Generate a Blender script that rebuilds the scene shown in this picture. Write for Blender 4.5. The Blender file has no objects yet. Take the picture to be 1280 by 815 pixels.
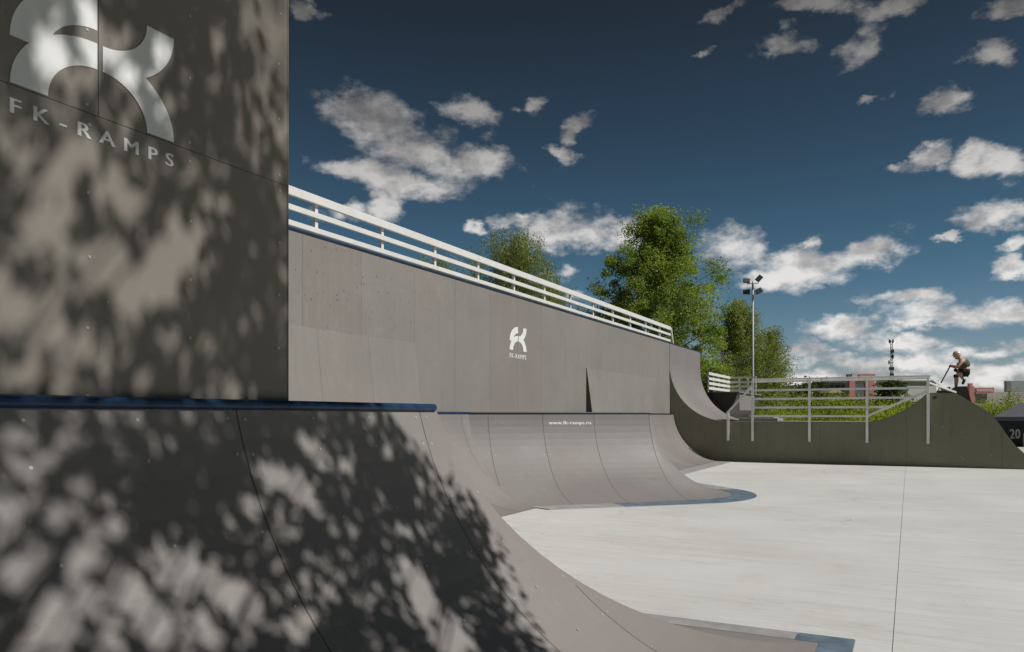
import bpy, bmesh, math, random
import numpy as np
from mathutils import Vector, Matrix
random.seed(7); rng = np.random.default_rng(11)
D = bpy.data
SC = bpy.context.scene
COL = SC.collection
# ------------------------------------------------------------------ frame of reference
# +Y runs along the big wall (away from the viewer), +X points out over the concrete, Z up. Eye at the origin, 1.55 m up.
EYE = 1.55
TH = math.radians(27.6)
CT, ST = math.cos(TH), math.sin(TH)
FPX, CX, HY = 950.0, 640.0, 519.0
def P(x, y, F):                       # point of the place seen in a direction, at depth F
    k = (x-CX)/FPX; m = (HY-y)/FPX
    R = k*F
    return Vector((R*CT - F*ST, F*CT + R*ST, EYE + m*F))
def PY(x, y, Y):
    k = (x-CX)/FPX
    return P(x, y, Y/(CT + k*ST))
def PX(x, y, X):
    k = (x-CX)/FPX
    return P(x, y, X/(k*CT - ST))

SUN_EL = math.radians(48); SUN_AZ = math.radians(5)      # azimuth measured from +X towards +Y
SUN = Vector((math.cos(SUN_EL)*math.cos(SUN_AZ), math.cos(SUN_EL)*math.sin(SUN_AZ), math.sin(SUN_EL)))

# ------------------------------------------------------------------ objects
def tag(o, label=None, cat=None, group=None, kind=None):
    if label: o['label'] = label
    if cat: o['category'] = cat
    if group: o['group'] = group
    if kind: o['kind'] = kind
    return o
def empty(name, loc=(0, 0, 0), rz=0.0):
    o = D.objects.new(name, None); COL.objects.link(o)
    o.location = loc; o.rotation_euler = (0, 0, rz); o.empty_display_size = .2
    return o
def link(name, me, parent=None):
    o = D.objects.new(name, me); COL.objects.link(o)
    if parent is not None: o.parent = parent
    return o
def copy_tree(o, parent=None):
    c = o.copy(); COL.objects.link(c)
    if parent is not None: c.parent = parent
    for ch in list(o.children): copy_tree(ch, c)
    return c

class MB:
    """collects verts / faces; builds ONE mesh object"""
    def __init__(s): s.v = []; s.f = []; s.mi = []; s.t = []
    def add(s, vs, fs, mi=0, tint=0.0):
        n = len(s.v); s.v += [tuple(p) for p in vs]
        for f in fs:
            s.f.append([n+i for i in f]); s.mi.append(mi); s.t.append(tint)
        return s
    def quad(s, a, b, c, d, mi=0, tint=0.0): return s.add([a, b, c, d], [(0, 1, 2, 3)], mi, tint)
    def box(s, lo, hi, mi=0, tint=0.0):
        x0, y0, z0 = lo; x1, y1, z1 = hi
        vs = [(x0,y0,z0),(x1,y0,z0),(x1,y1,z0),(x0,y1,z0),(x0,y0,z1),(x1,y0,z1),(x1,y1,z1),(x0,y1,z1)]
        return s.add(vs, [(3,2,1,0),(4,5,6,7),(0,1,5,4),(1,2,6,5),(2,3,7,6),(3,0,4,7)], mi, tint)
    def bar(s, a, b, w, h, up=(0, 0, 1), mi=0, tint=0.0):
        a = Vector(a); b = Vector(b); d = (b-a).normalized(); up = Vector(up)
        sx = d.cross(up)
        if sx.length < 1e-4: sx = d.cross(Vector((1, 0, 0)))
        sx.normalize(); sy = sx.cross(d)
        vs = []
        for p in (a, b):
            for (i, j) in ((-1,-1),(1,-1),(1,1),(-1,1)):
                vs.append(p + sx*i*w/2 + sy*j*h/2)
        return s.add(vs, [(3,2,1,0),(4,5,6,7),(0,1,5,4),(1,2,6,5),(2,3,7,6),(3,0,4,7)], mi, tint)
    def tube(s, pts, rad, n=10, cap=True, mi=0, tint=0.0):
        pts = [Vector(p) for p in pts]
        if not hasattr(rad, '__len__'): rad = [rad]*len(pts)
        ref = None; base = len(s.v)
        vs = []; fs = []
        for i, p in enumerate(pts):
            d = (pts[min(i+1, len(pts)-1)] - pts[max(i-1, 0)]).normalized()
            if ref is None:
                ref = d.orthogonal().normalized()
            ref = (ref - d*ref.dot(d))
            if ref.length < 1e-5: ref = d.orthogonal()
            ref.normalize(); o2 = d.cross(ref)
            for k in range(n):
                a = 2*math.pi*k/n
                vs.append(p + (ref*math.cos(a) + o2*math.sin(a))*rad[i])
        for i in range(len(pts)-1):
            for k in range(n):
                k2 = (k+1) % n
                fs.append((i*n+k, i*n+k2, (i+1)*n+k2, (i+1)*n+k))
        if cap:
            fs.append(tuple(range(n-1, -1, -1))); fs.append(tuple((len(pts)-1)*n+k for k in range(n)))
        return s.add(vs, fs, mi, tint)
    def prism(s, prof, axis, a, b, mi=0, tint=0.0):
        """profile polygon extruded; axis 'y': prof=(x,z); 'x': prof=(y,z); 'z': prof=(x,y)"""
        n = len(prof)
        def pt(p, t):
            return {'y': (p[0], t, p[1]), 'x': (t, p[0], p[1]), 'z': (p[0], p[1], t)}[axis]
        vs = [pt(p, a) for p in prof] + [pt(p, b) for p in prof]
        fs = [tuple(range(n-1, -1, -1)), tuple(range(n, 2*n))]
        fs += [(i, (i+1) % n, n+(i+1) % n, n+i) for i in range(n)]
        return s.add(vs, fs, mi, tint)
    def disc(s, c, nrm, r, n=8, mi=0, tint=0.0):
        c = Vector(c); nrm = Vector(nrm).normalized(); a = nrm.orthogonal().normalized(); b = nrm.cross(a)
        vs = [c + (a*math.cos(2*math.pi*k/n) + b*math.sin(2*math.pi*k/n))*r for k in range(n)]
        vs2 = [p - nrm*.003 + (p-c)*.15 for p in vs]
        return s.add(vs+vs2, [tuple(range(n))] + [(i, n+i, n+(i+1) % n, (i+1) % n) for i in range(n)], mi, tint)
    def build(s, name, mats, parent=None, smooth=False, bevel=0.0, fixn=False, origin=None):
        me = D.meshes.new(name)
        vs = s.v
        if origin is not None:
            vs = [(p[0]-origin[0], p[1]-origin[1], p[2]-origin[2]) for p in vs]
        me.from_pydata(vs, [], s.f)
        if not isinstance(mats, (list, tuple)): mats = [mats]
        for m in mats: me.materials.append(m)
        me.polygons.foreach_set('material_index', s.mi)
        at = me.attributes.new('tint', 'FLOAT', 'FACE'); at.data.foreach_set('value', s.t)
        if fixn:
            bm = bmesh.new(); bm.from_mesh(me); bmesh.ops.recalc_face_normals(bm, faces=bm.faces); bm.to_mesh(me); bm.free()
        if smooth: me.polygons.foreach_set('use_smooth', [True]*len(me.polygons))
        me.update()
        o = link(name, me, parent)
        if bevel:
            b = o.modifiers.new('bevel', 'BEVEL'); b.width = bevel; b.segments = 2; b.limit_method = 'ANGLE'
        if origin is not None: o.location = origin
        return o

# ------------------------------------------------------------------ materials
def sock(nd, name, out=False):
    return (nd.outputs if out else nd.inputs)[name]
class NT:
    def __init__(s, nt): s.nt = nt
    def n(s, t, **kw):
        nd = s.nt.nodes.new(t)
        for k, v in kw.items():
            if k.startswith('i_'):
                key = k[2:]; nd.inputs[int(key) if key.isdigit() else key.replace('_', ' ')].default_value = v
            else: setattr(nd, k, v)
        return nd
    def l(s, a, b): s.nt.links.new(a, b)
    def val(s, inp, v):
        if hasattr(v, 'is_linked') or hasattr(v, 'links'): s.l(v, inp)
        else: inp.default_value = v
    def math(s, op, a, b=0.0, c=None, clamp=False):
        nd = s.n('ShaderNodeMath', operation=op, use_clamp=clamp)
        s.val(nd.inputs[0], a); s.val(nd.inputs[1], b)
        if c is not None: s.val(nd.inputs[2], c)
        return nd.outputs[0]
    def noise(s, vec, scale, detail=4, rough=.55, dist=0.0):
        nd = s.n('ShaderNodeTexNoise'); nd.inputs['Scale'].default_value = scale
        nd.inputs['Detail'].default_value = detail; nd.inputs['Roughness'].default_value = rough
        nd.inputs['Distortion'].default_value = dist
        if vec is not None: s.l(vec, nd.inputs['Vector'])
        return nd.outputs['Fac']
    def ramp(s, fac, stops, interp='LINEAR'):
        nd = s.n('ShaderNodeValToRGB'); cr = nd.color_ramp; cr.interpolation = interp
        while len(cr.elements) < len(stops): cr.elements.new(.5)
        for e, (p, c) in zip(cr.elements, stops):
            e.position = p; e.color = (c, c, c, 1) if not hasattr(c, '__len__') else (*c, 1)
        s.val(nd.inputs[0], fac)
        return nd.outputs[0]
    def mr(s, v, a, b, c=0.0, d=1.0, smooth=False):
        nd = s.n('ShaderNodeMapRange'); nd.clamp = True
        if smooth: nd.interpolation_type = 'SMOOTHSTEP'
        s.val(nd.inputs[0], v)
        for i, x in zip((1, 2, 3, 4), (a, b, c, d)): s.val(nd.inputs[i], x)
        return nd.outputs[0]
    def mix(s, fac, a, b, mode='MIX'):
        nd = s.n('ShaderNodeMix', data_type='RGBA', blend_type=mode)
        s.val(nd.inputs[0], fac)
        for i, x in ((6, a), (7, b)):
            if hasattr(x, 'links'): s.l(x, nd.inputs[i])
            else: nd.inputs[i].default_value = (*x, 1) if hasattr(x, '__len__') else (x, x, x, 1)
        return nd.outputs[2]
    def mapping(s, vec, loc=(0,0,0), rot=(0,0,0), scale=(1,1,1), typ='POINT'):
        nd = s.n('ShaderNodeMapping', vector_type=typ)
        s.l(vec, nd.inputs[0]); nd.inputs[1].default_value = loc; nd.inputs[2].default_value = rot; nd.inputs[3].default_value = scale
        return nd.outputs[0]
def new_mat(name):
    m = D.materials.new(name); m.use_nodes = True
    nt = m.node_tree; b = nt.nodes['Principled BSDF']
    return m, NT(nt), b
def plain(name, col, rough=.6, metal=0.0, var=.12, scale=6.0, bump=0.0, spec=.5):
    m, t, b = new_mat(name)
    pos = t.n('ShaderNodeTexCoord').outputs['Object']
    f = t.noise(pos, scale, 5, .6)
    c = t.mix(t.mr(f, .3, .7), [x*(1-var) for x in col], [min(1, x*(1+var)) for x in col])
    t.l(c, b.inputs['Base Color']); b.inputs['Roughness'].default_value = rough; b.inputs['Metallic'].default_value = metal
    b.inputs['Specular IOR Level'].default_value = spec
    t.l(t.mr(t.noise(pos, scale*2.3, 4), .2, .8, max(.05, rough-.1), min(1, rough+.1)), b.inputs['Roughness'])
    if bump:
        bp = t.n('ShaderNodeBump'); bp.inputs['Strength'].default_value = bump; bp.inputs['Distance'].default_value = .01
        t.l(t.noise(pos, scale*8, 5), bp.inputs['Height']); t.l(bp.outputs[0], b.inputs['Normal'])
    return m

def ramp_sheet(name, col, rough=.55, streak_axis=None, scuffs=.6, specks=0.0, pink=.5):
    """film-faced plywood / composite riding sheet: cloudy wear, long wheel scuffs, faint per-sheet tint, dust specks"""
    m, t, b = new_mat(name)
    pos = t.n('ShaderNodeTexCoord').outputs['Object']
    tint = t.n('ShaderNodeAttribute', attribute_name='tint').outputs['Fac']
    big = t.noise(pos, .7, 5, .6)
    fine = t.noise(pos, 34, 4, .65)
    c = t.mix(t.mr(big, .3, .7), [x*.92 for x in col], [x*1.07 for x in col])
    warm = [col[0]*1.10, col[1]*.97, col[2]*.97]
    c = t.mix(t.mr(t.math('ADD', tint, t.math('MULTIPLY', t.math('SUBTRACT', t.noise(pos, 1.3, 3), .5), .8)), .1, .9, 0, pink), c, warm)
    c = t.mix(t.mr(tint, 0, 1, .0, .45), c, [x*.8 for x in col])
    c = t.mix(t.mr(fine, .25, .75, 0, .22), c, [x*.75 for x in col])
    if streak_axis is not None:
        sc = [7, 7, 7]; sc[streak_axis] = .35
        st = t.noise(t.mapping(pos, scale=sc), 1.6, 6, .62)
        c = t.mix(t.mr(st, .52, .72, 0, .15), c, [min(1, x*1.35) for x in col])
        c = t.mix(t.mr(st, .44, .28, 0, .18), c, [x*.62 for x in col])
    # thin scuffs
    w = t.noise(t.mapping(pos, rot=(.3, .5, .7), scale=(1, 9, 1.5)), 2.3, 3, .5, 1.2)
    s1 = t.mr(t.math('ABSOLUTE', t.math('SUBTRACT', w, .5)), .0, .012, 1, 0)
    s1 = t.math('MULTIPLY', s1, t.mr(t.noise(pos, 1.1, 2), .5, .62))
    c = t.mix(t.math('MULTIPLY', s1, .4*scuffs), c, [min(1, x*1.7) for x in col])
    w2 = t.noise(t.mapping(pos, loc=(4, 2, 7), rot=(-.5, .9, -.4), scale=(6, 1, 2)), 1.7, 3, .5, 1.6)
    s2 = t.mr(t.math('ABSOLUTE', t.math('SUBTRACT', w2, .5)), .0, .010, 1, 0)
    s2 = t.math('MULTIPLY', s2, t.mr(t.noise(t.mapping(pos, loc=(9, 0, 0)), .9, 3), .5, .62))
    c = t.mix(t.math('MULTIPLY', s2, .34*scuffs), c, [x*.55 for x in col])
    gr = t.mr(t.noise(t.mapping(pos, loc=(2, 5, 1)), 1.9, 8, .72), .56, .74)
    c = t.mix(t.math('MULTIPLY', gr, .3), c, [min(1, x*1.38) for x in col])
    gr2 = t.mr(t.noise(t.mapping(pos, loc=(7, 3, 4)), 2.6, 8, .74), .58, .76)
    c = t.mix(t.math('MULTIPLY', gr2, .3), c, [x*.66 for x in col])
    if specks:
        vo = t.n('ShaderNodeTexVoronoi'); vo.inputs['Scale'].default_value = 11; t.l(t.mapping(pos, scale=(1, 1.0, .7)), vo.inputs['Vector'])
        vo.inputs['Randomness'].default_value = 1
        k = t.mr(vo.outputs['Distance'], .06, .2, 1, 0)
        k = t.math('MULTIPLY', k, t.mr(t.noise(pos, 3.1, 3), .40, .52))
        sep = t.n('ShaderNodeSeparateXYZ'); t.l(pos, sep.inputs[0])
        k = t.math('MULTIPLY', k, t.math('MULTIPLY', t.mr(sep.outputs[1], 13.5, 9.0), t.mr(sep.outputs[2], 2.4, 3.2)))
        c = t.mix(t.math('MULTIPLY', k, specks), c, [x*.35 for x in col])
    vd = t.n('ShaderNodeTexVoronoi'); vd.inputs['Scale'].default_value = 5.5; t.l(pos, vd.inputs['Vector'])
    dd = t.mr(vd.outputs['Distance'], .012, .03, 1, 0)
    c = t.mix(t.math('MULTIPLY', dd, .5), c, [min(1, x*2.2) for x in col])
    t.l(c, b.inputs['Base Color'])
    t.l(t.mr(big, .3, .7, rough-.08, rough+.1), b.inputs['Roughness'])
    b.inputs['Specular IOR Level'].default_value = .35
    bp = t.n('ShaderNodeBump'); bp.inputs['Strength'].default_value = .12; bp.inputs['Distance'].default_value = .004
    t.l(fine, bp.inputs['Height']); t.l(bp.outputs[0], b.inputs['Normal'])
    return m

M = {}
M['sheet'] = ramp_sheet('riding_sheet', (.222, .207, .197), streak_axis=None, scuffs=1.0)
M['sheet_far'] = ramp_sheet('riding_sheet_worn', (.212, .197, .19), streak_axis=None, scuffs=1.0)
M['wall'] = ramp_sheet('wall_sheet', (.222, .208, .194), streak_axis=2, specks=.95, scuffs=.9)
M['panel'] = ramp_sheet('tall_panel_sheet', (.222, .200, .175), streak_axis=None, scuffs=.5, pink=.2)
def olive():
    m, t, b = new_mat('olive_side_sheet')
    pos = t.n('ShaderNodeTexCoord').outputs['Object']
    c = t.mix(t.mr(t.noise(pos, .6, 6, .6), .3, .7), (.165, .168, .115), (.215, .215, .15))
    st = t.noise(t.mapping(pos, scale=(5, 1, .5)), 1.6, 6, .65)
    c = t.mix(t.mr(st, .54, .75, 0, .35), c, (.27, .265, .21)); c = t.mix(t.mr(st, .42, .26, 0, .4), c, (.10, .10, .07))
    c = t.mix(t.mr(t.noise(pos, 3.5, 8, .75), .58, .75, 0, .4), c, (.29, .28, .23))
    sep = t.n('ShaderNodeSeparateXYZ'); t.l(pos, sep.inputs[0])
    dirt = t.math('MULTIPLY', t.mr(sep.outputs[2], .30, .0), t.mr(t.noise(pos, 4, 6, .7), .35, .65))
    c = t.mix(t.math('MULTIPLY', dirt, .6), c, (.30, .28, .24))
    w = t.noise(t.mapping(pos, rot=(0, .6, 0), scale=(1, 1, 8)), 1.4, 3, .5, 1.4)
    s1 = t.math('MULTIPLY', t.mr(t.math('ABSOLUTE', t.math('SUBTRACT', w, .5)), 0, .012, 1, 0), t.mr(t.noise(pos, .8, 2), .5, .62, 0, .4))
    c = t.mix(s1, c, (.34, .33, .28))
    t.l(c, b.inputs['Base Color']); b.inputs['Roughness'].default_value = .6
    return m
M['olive'] = olive()
M['dark'] = plain('dark_side_sheet', (.06, .056, .05), .6)
M['seam'] = plain('joint_gap', (.055, .052, .05), .9)
M['screw'] = plain('zinc_screw', (.45, .45, .44), .45, .3, scale=40)
M['blue'] = plain('blue_coping_paint', (.006, .034, .088), .42, var=.45, scale=9)
M['white_paint'] = plain('white_marking', (.70, .705, .70), .5, var=.06)
M['steel_white'] = plain('white_painted_steel', (.66, .655, .64), .45, var=.06, scale=3)
M['steel_grey'] = plain('galvanised_rail', (.82, .82, .80), .5, .0, var=.12, scale=4)
M['plate'] = plain('galvanised_plate', (.29, .285, .28), .55, .0, var=.22, scale=5)
M['plate_blue'] = plain('blue_worn_plate', (.11, .15, .19), .5, .0, var=.35, scale=4)
M['wood_edge'] = plain('plywood_edge', (.20, .16, .11), .7, scale=20)
M['decking'] = plain('deck_sheet', (.22, .205, .195), .6)

def concrete():
    m, t, b = new_mat('brushed_concrete')
    pos = t.n('ShaderNodeTexCoord').outputs['Object']
    base = t.mix(t.mr(t.noise(pos, .35, 6, .6), .3, .7), (.475, .475, .458), (.575, .575, .56))
    st = t.noise(t.mapping(pos, rot=(0, 0, math.radians(-8)), scale=(.35, 5.5, 1)), 1.5, 8, .68)
    c = t.mix(t.mr(st, .5, .3, 0, .38), base, (.36, .35, .33))
    st2 = t.noise(t.mapping(pos, rot=(0, 0, math.radians(-11)), scale=(.8, 26, 1)), 1.5, 5, .7)
    c = t.mix(t.mr(st2, .54, .72, 0, .34), c, (.70, .705, .69))
    c = t.mix(t.mr(st2, .44, .26, 0, .4), c, (.30, .29, .28))
    rust = t.mr(t.noise(t.mapping(pos, loc=(3, 1, 0), scale=(.5, 1.3, 1)), .45, 5, .6), .56, .72, 0, .4)
    c = t.mix(rust, c, (.47, .41, .37))
    blot = t.mr(t.noise(pos, 1.1, 8, .72), .53, .72, 0, .55)
    c = t.mix(blot, c, (.42, .41, .38))
    w = t.noise(t.mapping(pos, rot=(0, 0, .12), scale=(.5, 9, 1)), 1.1, 3, .5, 1.5)
    s1 = t.mr(t.math('ABSOLUTE', t.math('SUBTRACT', w, .5)), .0, .008, 1, 0)
    s1 = t.math('MULTIPLY', s1, t.mr(t.noise(pos, .6, 3), .42, .58, 0, .6))
    c = t.mix(s1, c, (.22, .21, .2))
    cr = t.n('ShaderNodeTexVoronoi', feature='DISTANCE_TO_EDGE'); cr.inputs['Scale'].default_value = .16
    wv = t.n('ShaderNodeTexNoise'); wv.inputs['Scale'].default_value = 1.2; wv.inputs['Detail'].default_value = 5; t.l(pos, wv.inputs['Vector'])
    va = t.n('ShaderNodeVectorMath', operation='MULTIPLY_ADD'); t.l(wv.outputs['Color'], va.inputs[0]); va.inputs[1].default_value = (.9, .9, 0); t.l(pos, va.inputs[2])
    t.l(va.outputs[0], cr.inputs['Vector'])
    crk = t.math('MULTIPLY', t.mr(cr.outputs['Distance'], 0, .0016, 1, 0), t.mr(t.noise(pos, .3, 2), .5, .6, 0, .5))
    c = t.mix(crk, c, (.2, .195, .185))
    vd = t.n('ShaderNodeTexVoronoi'); vd.inputs['Scale'].default_value = 2.1; t.l(pos, vd.inputs['Vector'])
    c = t.mix(t.mr(vd.outputs['Distance'], .015, .03, .6, 0), c, (.2, .19, .18))
    t.l(c, b.inputs['Base Color']); b.inputs['Roughness'].default_value = .75
    b.inputs['Specular IOR Level'].default_value = .3
    bp = t.n('ShaderNodeBump'); bp.inputs['Strength'].default_value = .25; bp.inputs['Distance'].default_value = .006
    t.l(st2, bp.inputs['Height']); t.l(bp.outputs[0], b.inputs['Normal'])
    return m
M['concrete'] = concrete()
M['navy_edge'] = plain('dark_blue_edge_paint', (.010, .022, .045), .45, var=.3)

def leafmat(name, c1, c2, c3):
    m, t, b = new_mat(name)
    a = t.n('ShaderNodeAttribute', attribute_name='tint').outputs['Fac']
    c = t.ramp(a, [(0, c1), (.5, c2), (1, c3)])
    t.l(c, b.inputs['Base Color']); b.inputs['Roughness'].default_value = .5; b.inputs['Specular IOR Level'].default_value = .3
    tr = t.n('ShaderNodeBsdfTranslucent'); t.l(t.mix(1.0, c, (1.0, 1.15, .45), 'MULTIPLY'), tr.inputs[0])
    mx = t.n('ShaderNodeMixShader'); mx.inputs[0].default_value = .54
    t.l(b.outputs[0], mx.inputs[1]); t.l(tr.outputs[0], mx.inputs[2])
    t.l(mx.outputs[0], t.nt.nodes['Material Output'].inputs[0])
    return m
M['leaf_poplar'] = leafmat('tall_tree_leaves', (.075, .125, .03), (.25, .32, .07), (.47, .50, .13))
M['leaf_birch'] = leafmat('birch_leaves', (.08, .11, .035), (.24, .28, .075), (.44, .45, .15))
M['leaf_dark'] = leafmat('shade_tree_leaves', (.03, .05, .016), (.055, .085, .024), (.09, .125, .034))
M['leaf_bush'] = leafmat('bush_leaves', (.09, .13, .018), (.25, .30, .03), (.45, .44, .055))
M['bark'] = plain('grey_bark', (.16, .14, .115), .85, var=.35, scale=7)
M['bark_birch'] = plain('birch_bark', (.5, .48, .44), .8, var=.4, scale=5)
def grassmat():
    m, t, b = new_mat('meadow_ground')
    pos = t.n('ShaderNodeTexCoord').outputs['Object']
    c = t.mix(t.mr(t.noise(pos, .09, 6, .6), .35, .65), (.055, .085, .02), (.12, .135, .035))
    c = t.mix(t.mr(t.noise(pos, 1.3, 6, .7), .5, .75, 0, .6), c, (.2, .18, .09))
    t.l(c, b.inputs['Base Color']); b.inputs['Roughness'].default_value = .95
    return m
M['grass'] = grassmat()
M['paving'] = plain('pale_paving', (.46, .44, .40), .85, scale=1.5)

# ------------------------------------------------------------------ setting
o = MB().box((-420, -60, -1.4), (420, 760, -.6)).build('terrain', M['grass']); tag(o, 'low green meadow ground around the skate park', 'ground', kind='structure')
mb = MB()
mb.box((-14, -12, -.7), (-.1025, 37, 0)); mb.box((-.0975, -12, -.7), (9, 37, 0)); mb.box((-.1025, -12, -.7), (-.0975, 37, -.006), 1)
o = mb.build('concrete_floor', [M['concrete'], plain('joint_filler', (.16, .155, .15), .9)]); tag(o, 'pale brushed concrete skate floor with a long joint', 'floor', kind='structure')
o = MB().box((-6, 40, -.595), (30, 60, -.55)).build('pavement', M['paving']); tag(o, 'pale paved strip behind the ramps', 'pavement', kind='structure')

# ------------------------------------------------------------------ quarter pipes
H = 1.58
NP = 20
def set_profile(rad, plate):
    global RAD, PHI, RUN, PROF, PROFN, PLATE
    RAD = rad; PLATE = plate
    PHI = math.acos(1-H/RAD); RUN = RAD*math.sin(PHI)
    PROF = [(RUN - RAD*math.sin(PHI*(1-j/NP)), RAD*(1-math.cos(PHI*(1-j/NP)))+.006) for j in range(NP+1)]   # (s out from coping, z)
    PROFN = [(math.sin(PHI*(1-j/NP)), math.cos(PHI*(1-j/NP))) for j in range(NP+1)]                          # normal (out, up)
set_profile(2.08, .05)
def prof_at_arc(a):
    ph = PHI - a/RAD
    return (RUN - RAD*math.sin(ph), RAD*(1-math.cos(ph))+.006), (math.sin(ph), math.cos(ph))
Pn = [Vector(p) for p in ((-2.4, -4.0), (-2.4, 3.65), (-7.25, 3.65), (-7.25, 12.13), (-4.61, 14.77), (-7.25, 17.41), (-7.25, 25.99))]
segs = []
for i in range(6):
    d = (Pn[i+1]-Pn[i]).normalized(); n = Vector((d.y, -d.x)); segs.append((Pn[i], Pn[i+1], d, n))
def mitre(na, nb): return (na+nb)/(1+na.dot(nb))
mit = []
for i in range(6):
    a = segs[i][3] if i == 0 else mitre(segs[i-1][3], segs[i][3])
    b = segs[i][3] if i == 5 else mitre(segs[i][3], segs[i+1][3])
    mit.append([a, b])
mit[3][1] = segs[3][3]; mit[4][0] = segs[4][3]          # the rounded hip: a cone fills between
def seg_range(i, s):
    p0, p1, d, n = segs[i]; Ls = (p1-p0).length
    return mit[i][0].dot(d)*s, Ls + mit[i][1].dot(d)*s
def seg_t(i, x):
    """distance along a coping where the sight line at column x crosses it"""
    p0, p1, d, n = segs[i]; k = (x-CX)/FPX; a = Vector((k*CT-ST, CT+k*ST))
    den = d.x*a.y-d.y*a.x
    return -(p0.x*a.y-p0.y*a.x)/den
def seg_pt(i, t, s, z):
    p0, p1, d, n = segs[i]; q = p0 + d*t + n*s
    return Vector((q.x, q.y, z))
def riding(i, cuts, mb, tints):
    for j in range(NP):
        (s0, z0), (s1, z1) = PROF[j], PROF[j+1]
        a0, b0 = seg_range(i, s0); a1, b1 = seg_range(i, s1)
        lo = min(a0, a1); hi = max(b0, b1)
        cc = [-99]+list(cuts)+[999]
        for k in range(len(cc)-1):
            t00 = min(max(cc[k], a0), b0); t01 = min(max(cc[k+1], a0), b0)
            t10 = min(max(cc[k], a1), b1); t11 = min(max(cc[k+1], a1), b1)
            if (t01-t00) < 1e-4 and (t11-t10) < 1e-4: continue
            A = seg_pt(i, t00, s0, z0); B = seg_pt(i, t01, s0, z0); C = seg_pt(i, t11, s1, z1); Dd = seg_pt(i, t10, s1, z1)
            vs = [Dd, C, B, A]
            u = []
            for p in vs:
                if not u or (p-u[-1]).length > 1e-5: u.append(p)
            if (u[0]-u[-1]).length < 1e-5: u.pop()
            if len(u) >= 3: mb.add(u, [tuple(range(len(u)))], 0, tints[k % len(tints)])
def seam(i, t, mb, w=.006):
    n3 = segs[i][3]
    for j in range(NP):
        (s0, z0), (s1, z1) = PROF[j], PROF[j+1]
        a0, b0 = seg_range(i, s0); a1, b1 = seg_range(i, s1)
        if t < max(a0, a1)+.01 or t > min(b0, b1)-.01: continue
        off = .0012
        def q(tt, s, z, nn):
            p = seg_pt(i, tt, s + nn[0]*off, z + nn[1]*off); return p
        mb.quad(q(t-w/2, s1, z1, PROFN[j+1]), q(t+w/2, s1, z1, PROFN[j+1]), q(t+w/2, s0, z0, PROFN[j]), q(t-w/2, s0, z0, PROFN[j]), 1)
def screws(i, ts, arcs, mb, r=.008):
    n2 = segs[i][3]
    for t in ts:
        for a in arcs:
            (s, z), nn = prof_at_arc(a)
            lo, hi = seg_range(i, s)
            if t < lo+.03 or t > hi-.03: continue
            jt = random.uniform(-.008, .008)
            mb.disc(seg_pt(i, t+jt, s+nn[0]*.003, z+nn[1]*.003+random.uniform(-.006, .006)), (n2.x*nn[0], n2.y*nn[0], nn[1]), r*random.uniform(.85, 1.1), 8, 2)
def plate_mb(i, mb, t0=None, t1=None, mi=0):
    s0, s1 = RUN-.16, RUN+PLATE
    z0 = RAD*(1-math.cos(math.asin((RUN-s0)/RAD)))+.0085
    a0, b0 = seg_range(i, s0); a1, b1 = seg_range(i, s1)
    f = lambda t, a, b: min(max(t, a), b) if t is not None else None
    A0 = a0 if t0 is None else max(a0, t0); B0 = b0 if t1 is None else min(b0, t1)
    A1 = a1 if t0 is None else max(a1, t0); B1 = b1 if t1 is None else min(b1, t1)
    sm = RUN
    am, bm_ = seg_range(i, sm); Am = am if t0 is None else max(am, t0); Bm = bm_ if t1 is None else min(bm_, t1)
    mb.quad(seg_pt(i, Am, sm, .012), seg_pt(i, Bm, sm, .012), seg_pt(i, B0, s0, z0), seg_pt(i, A0, s0, z0), mi)
    mb.quad(seg_pt(i, A1, s1, .010), seg_pt(i, B1, s1, .010), seg_pt(i, Bm, sm, .012), seg_pt(i, Am, sm, .012), mi)
    mb.quad(seg_pt(i, A1, s1+.004, .0), seg_pt(i, B1, s1+.004, .0), seg_pt(i, B1, s1, .010), seg_pt(i, A1, s1, .010), mi)
def coping(name, pts, parent, r=.022, z=1.592, mat='blue'):
    return MB().tube([(p[0], p[1], z) for p in pts], r, 14).build(name, M[mat], parent, smooth=False)

arcs = [.05, .2, .52, .84, 1.16, 1.48, 1.8, 2.12, 2.44]
# --- near quarter pipe (two faces meeting in a sharp hip)
qa = empty('quarter_pipe', (-2.4, 3.65, 0)); qa.location = (0, 0, 0)
tag(qa, 'big nearest quarter pipe with tree shadows on it and a thick blue coping tube', 'quarter pipe', 'quarter pipes along the wall')
OA = 4.0   # t = y + 4
cuts = [OA+.95, OA+2.19, OA+3.48, OA+4.2]
mb = MB(); riding(0, cuts, mb, [.1, .35, .1, .55, .95]);
for t in cuts: seam(0, t, mb, .0045)
surfA = mb
mb = MB(); riding(1, [1.2, 2.4, 3.6], mb, [.8, .3, .5, .2])
for t in (1.2, 2.4, 3.6): seam(1, t, mb)
mb.build('riding_surface', [M['sheet'], M['seam']], qa)
ts = []
for c in cuts: ts += [c-.045, c+.045]
ts += [OA+x for x in (1.36, 1.75, 2.62, 3.02, 3.8)]
screws(0, ts, arcs, surfA, .0066)
surfA.build('riding_surface', [M['sheet'], M['seam'], M['screw']], qa)
coping('coping', [(-2.4, -4, 0), (-2.4, 3.63, 0)], qa)
coping('coping', [(-2.44, 3.65, 0), (-7.25, 3.65, 0)], qa)
mb = MB(); mb.box((-7.38, -4, 1.5), (-2.425, 3.625, 1.6)); mb.build('deck', M['decking'], qa)
mb = MB(); plate_mb(0, mb); mb.build('foot_plate', M['plate_blue'], qa)['label'] = 'worn blue painted foot plate'
mb = MB(); plate_mb(1, mb, -1.70, None); mb.build('foot_plate', M['plate'], qa)['label'] = 'bare galvanised foot plate'
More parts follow.
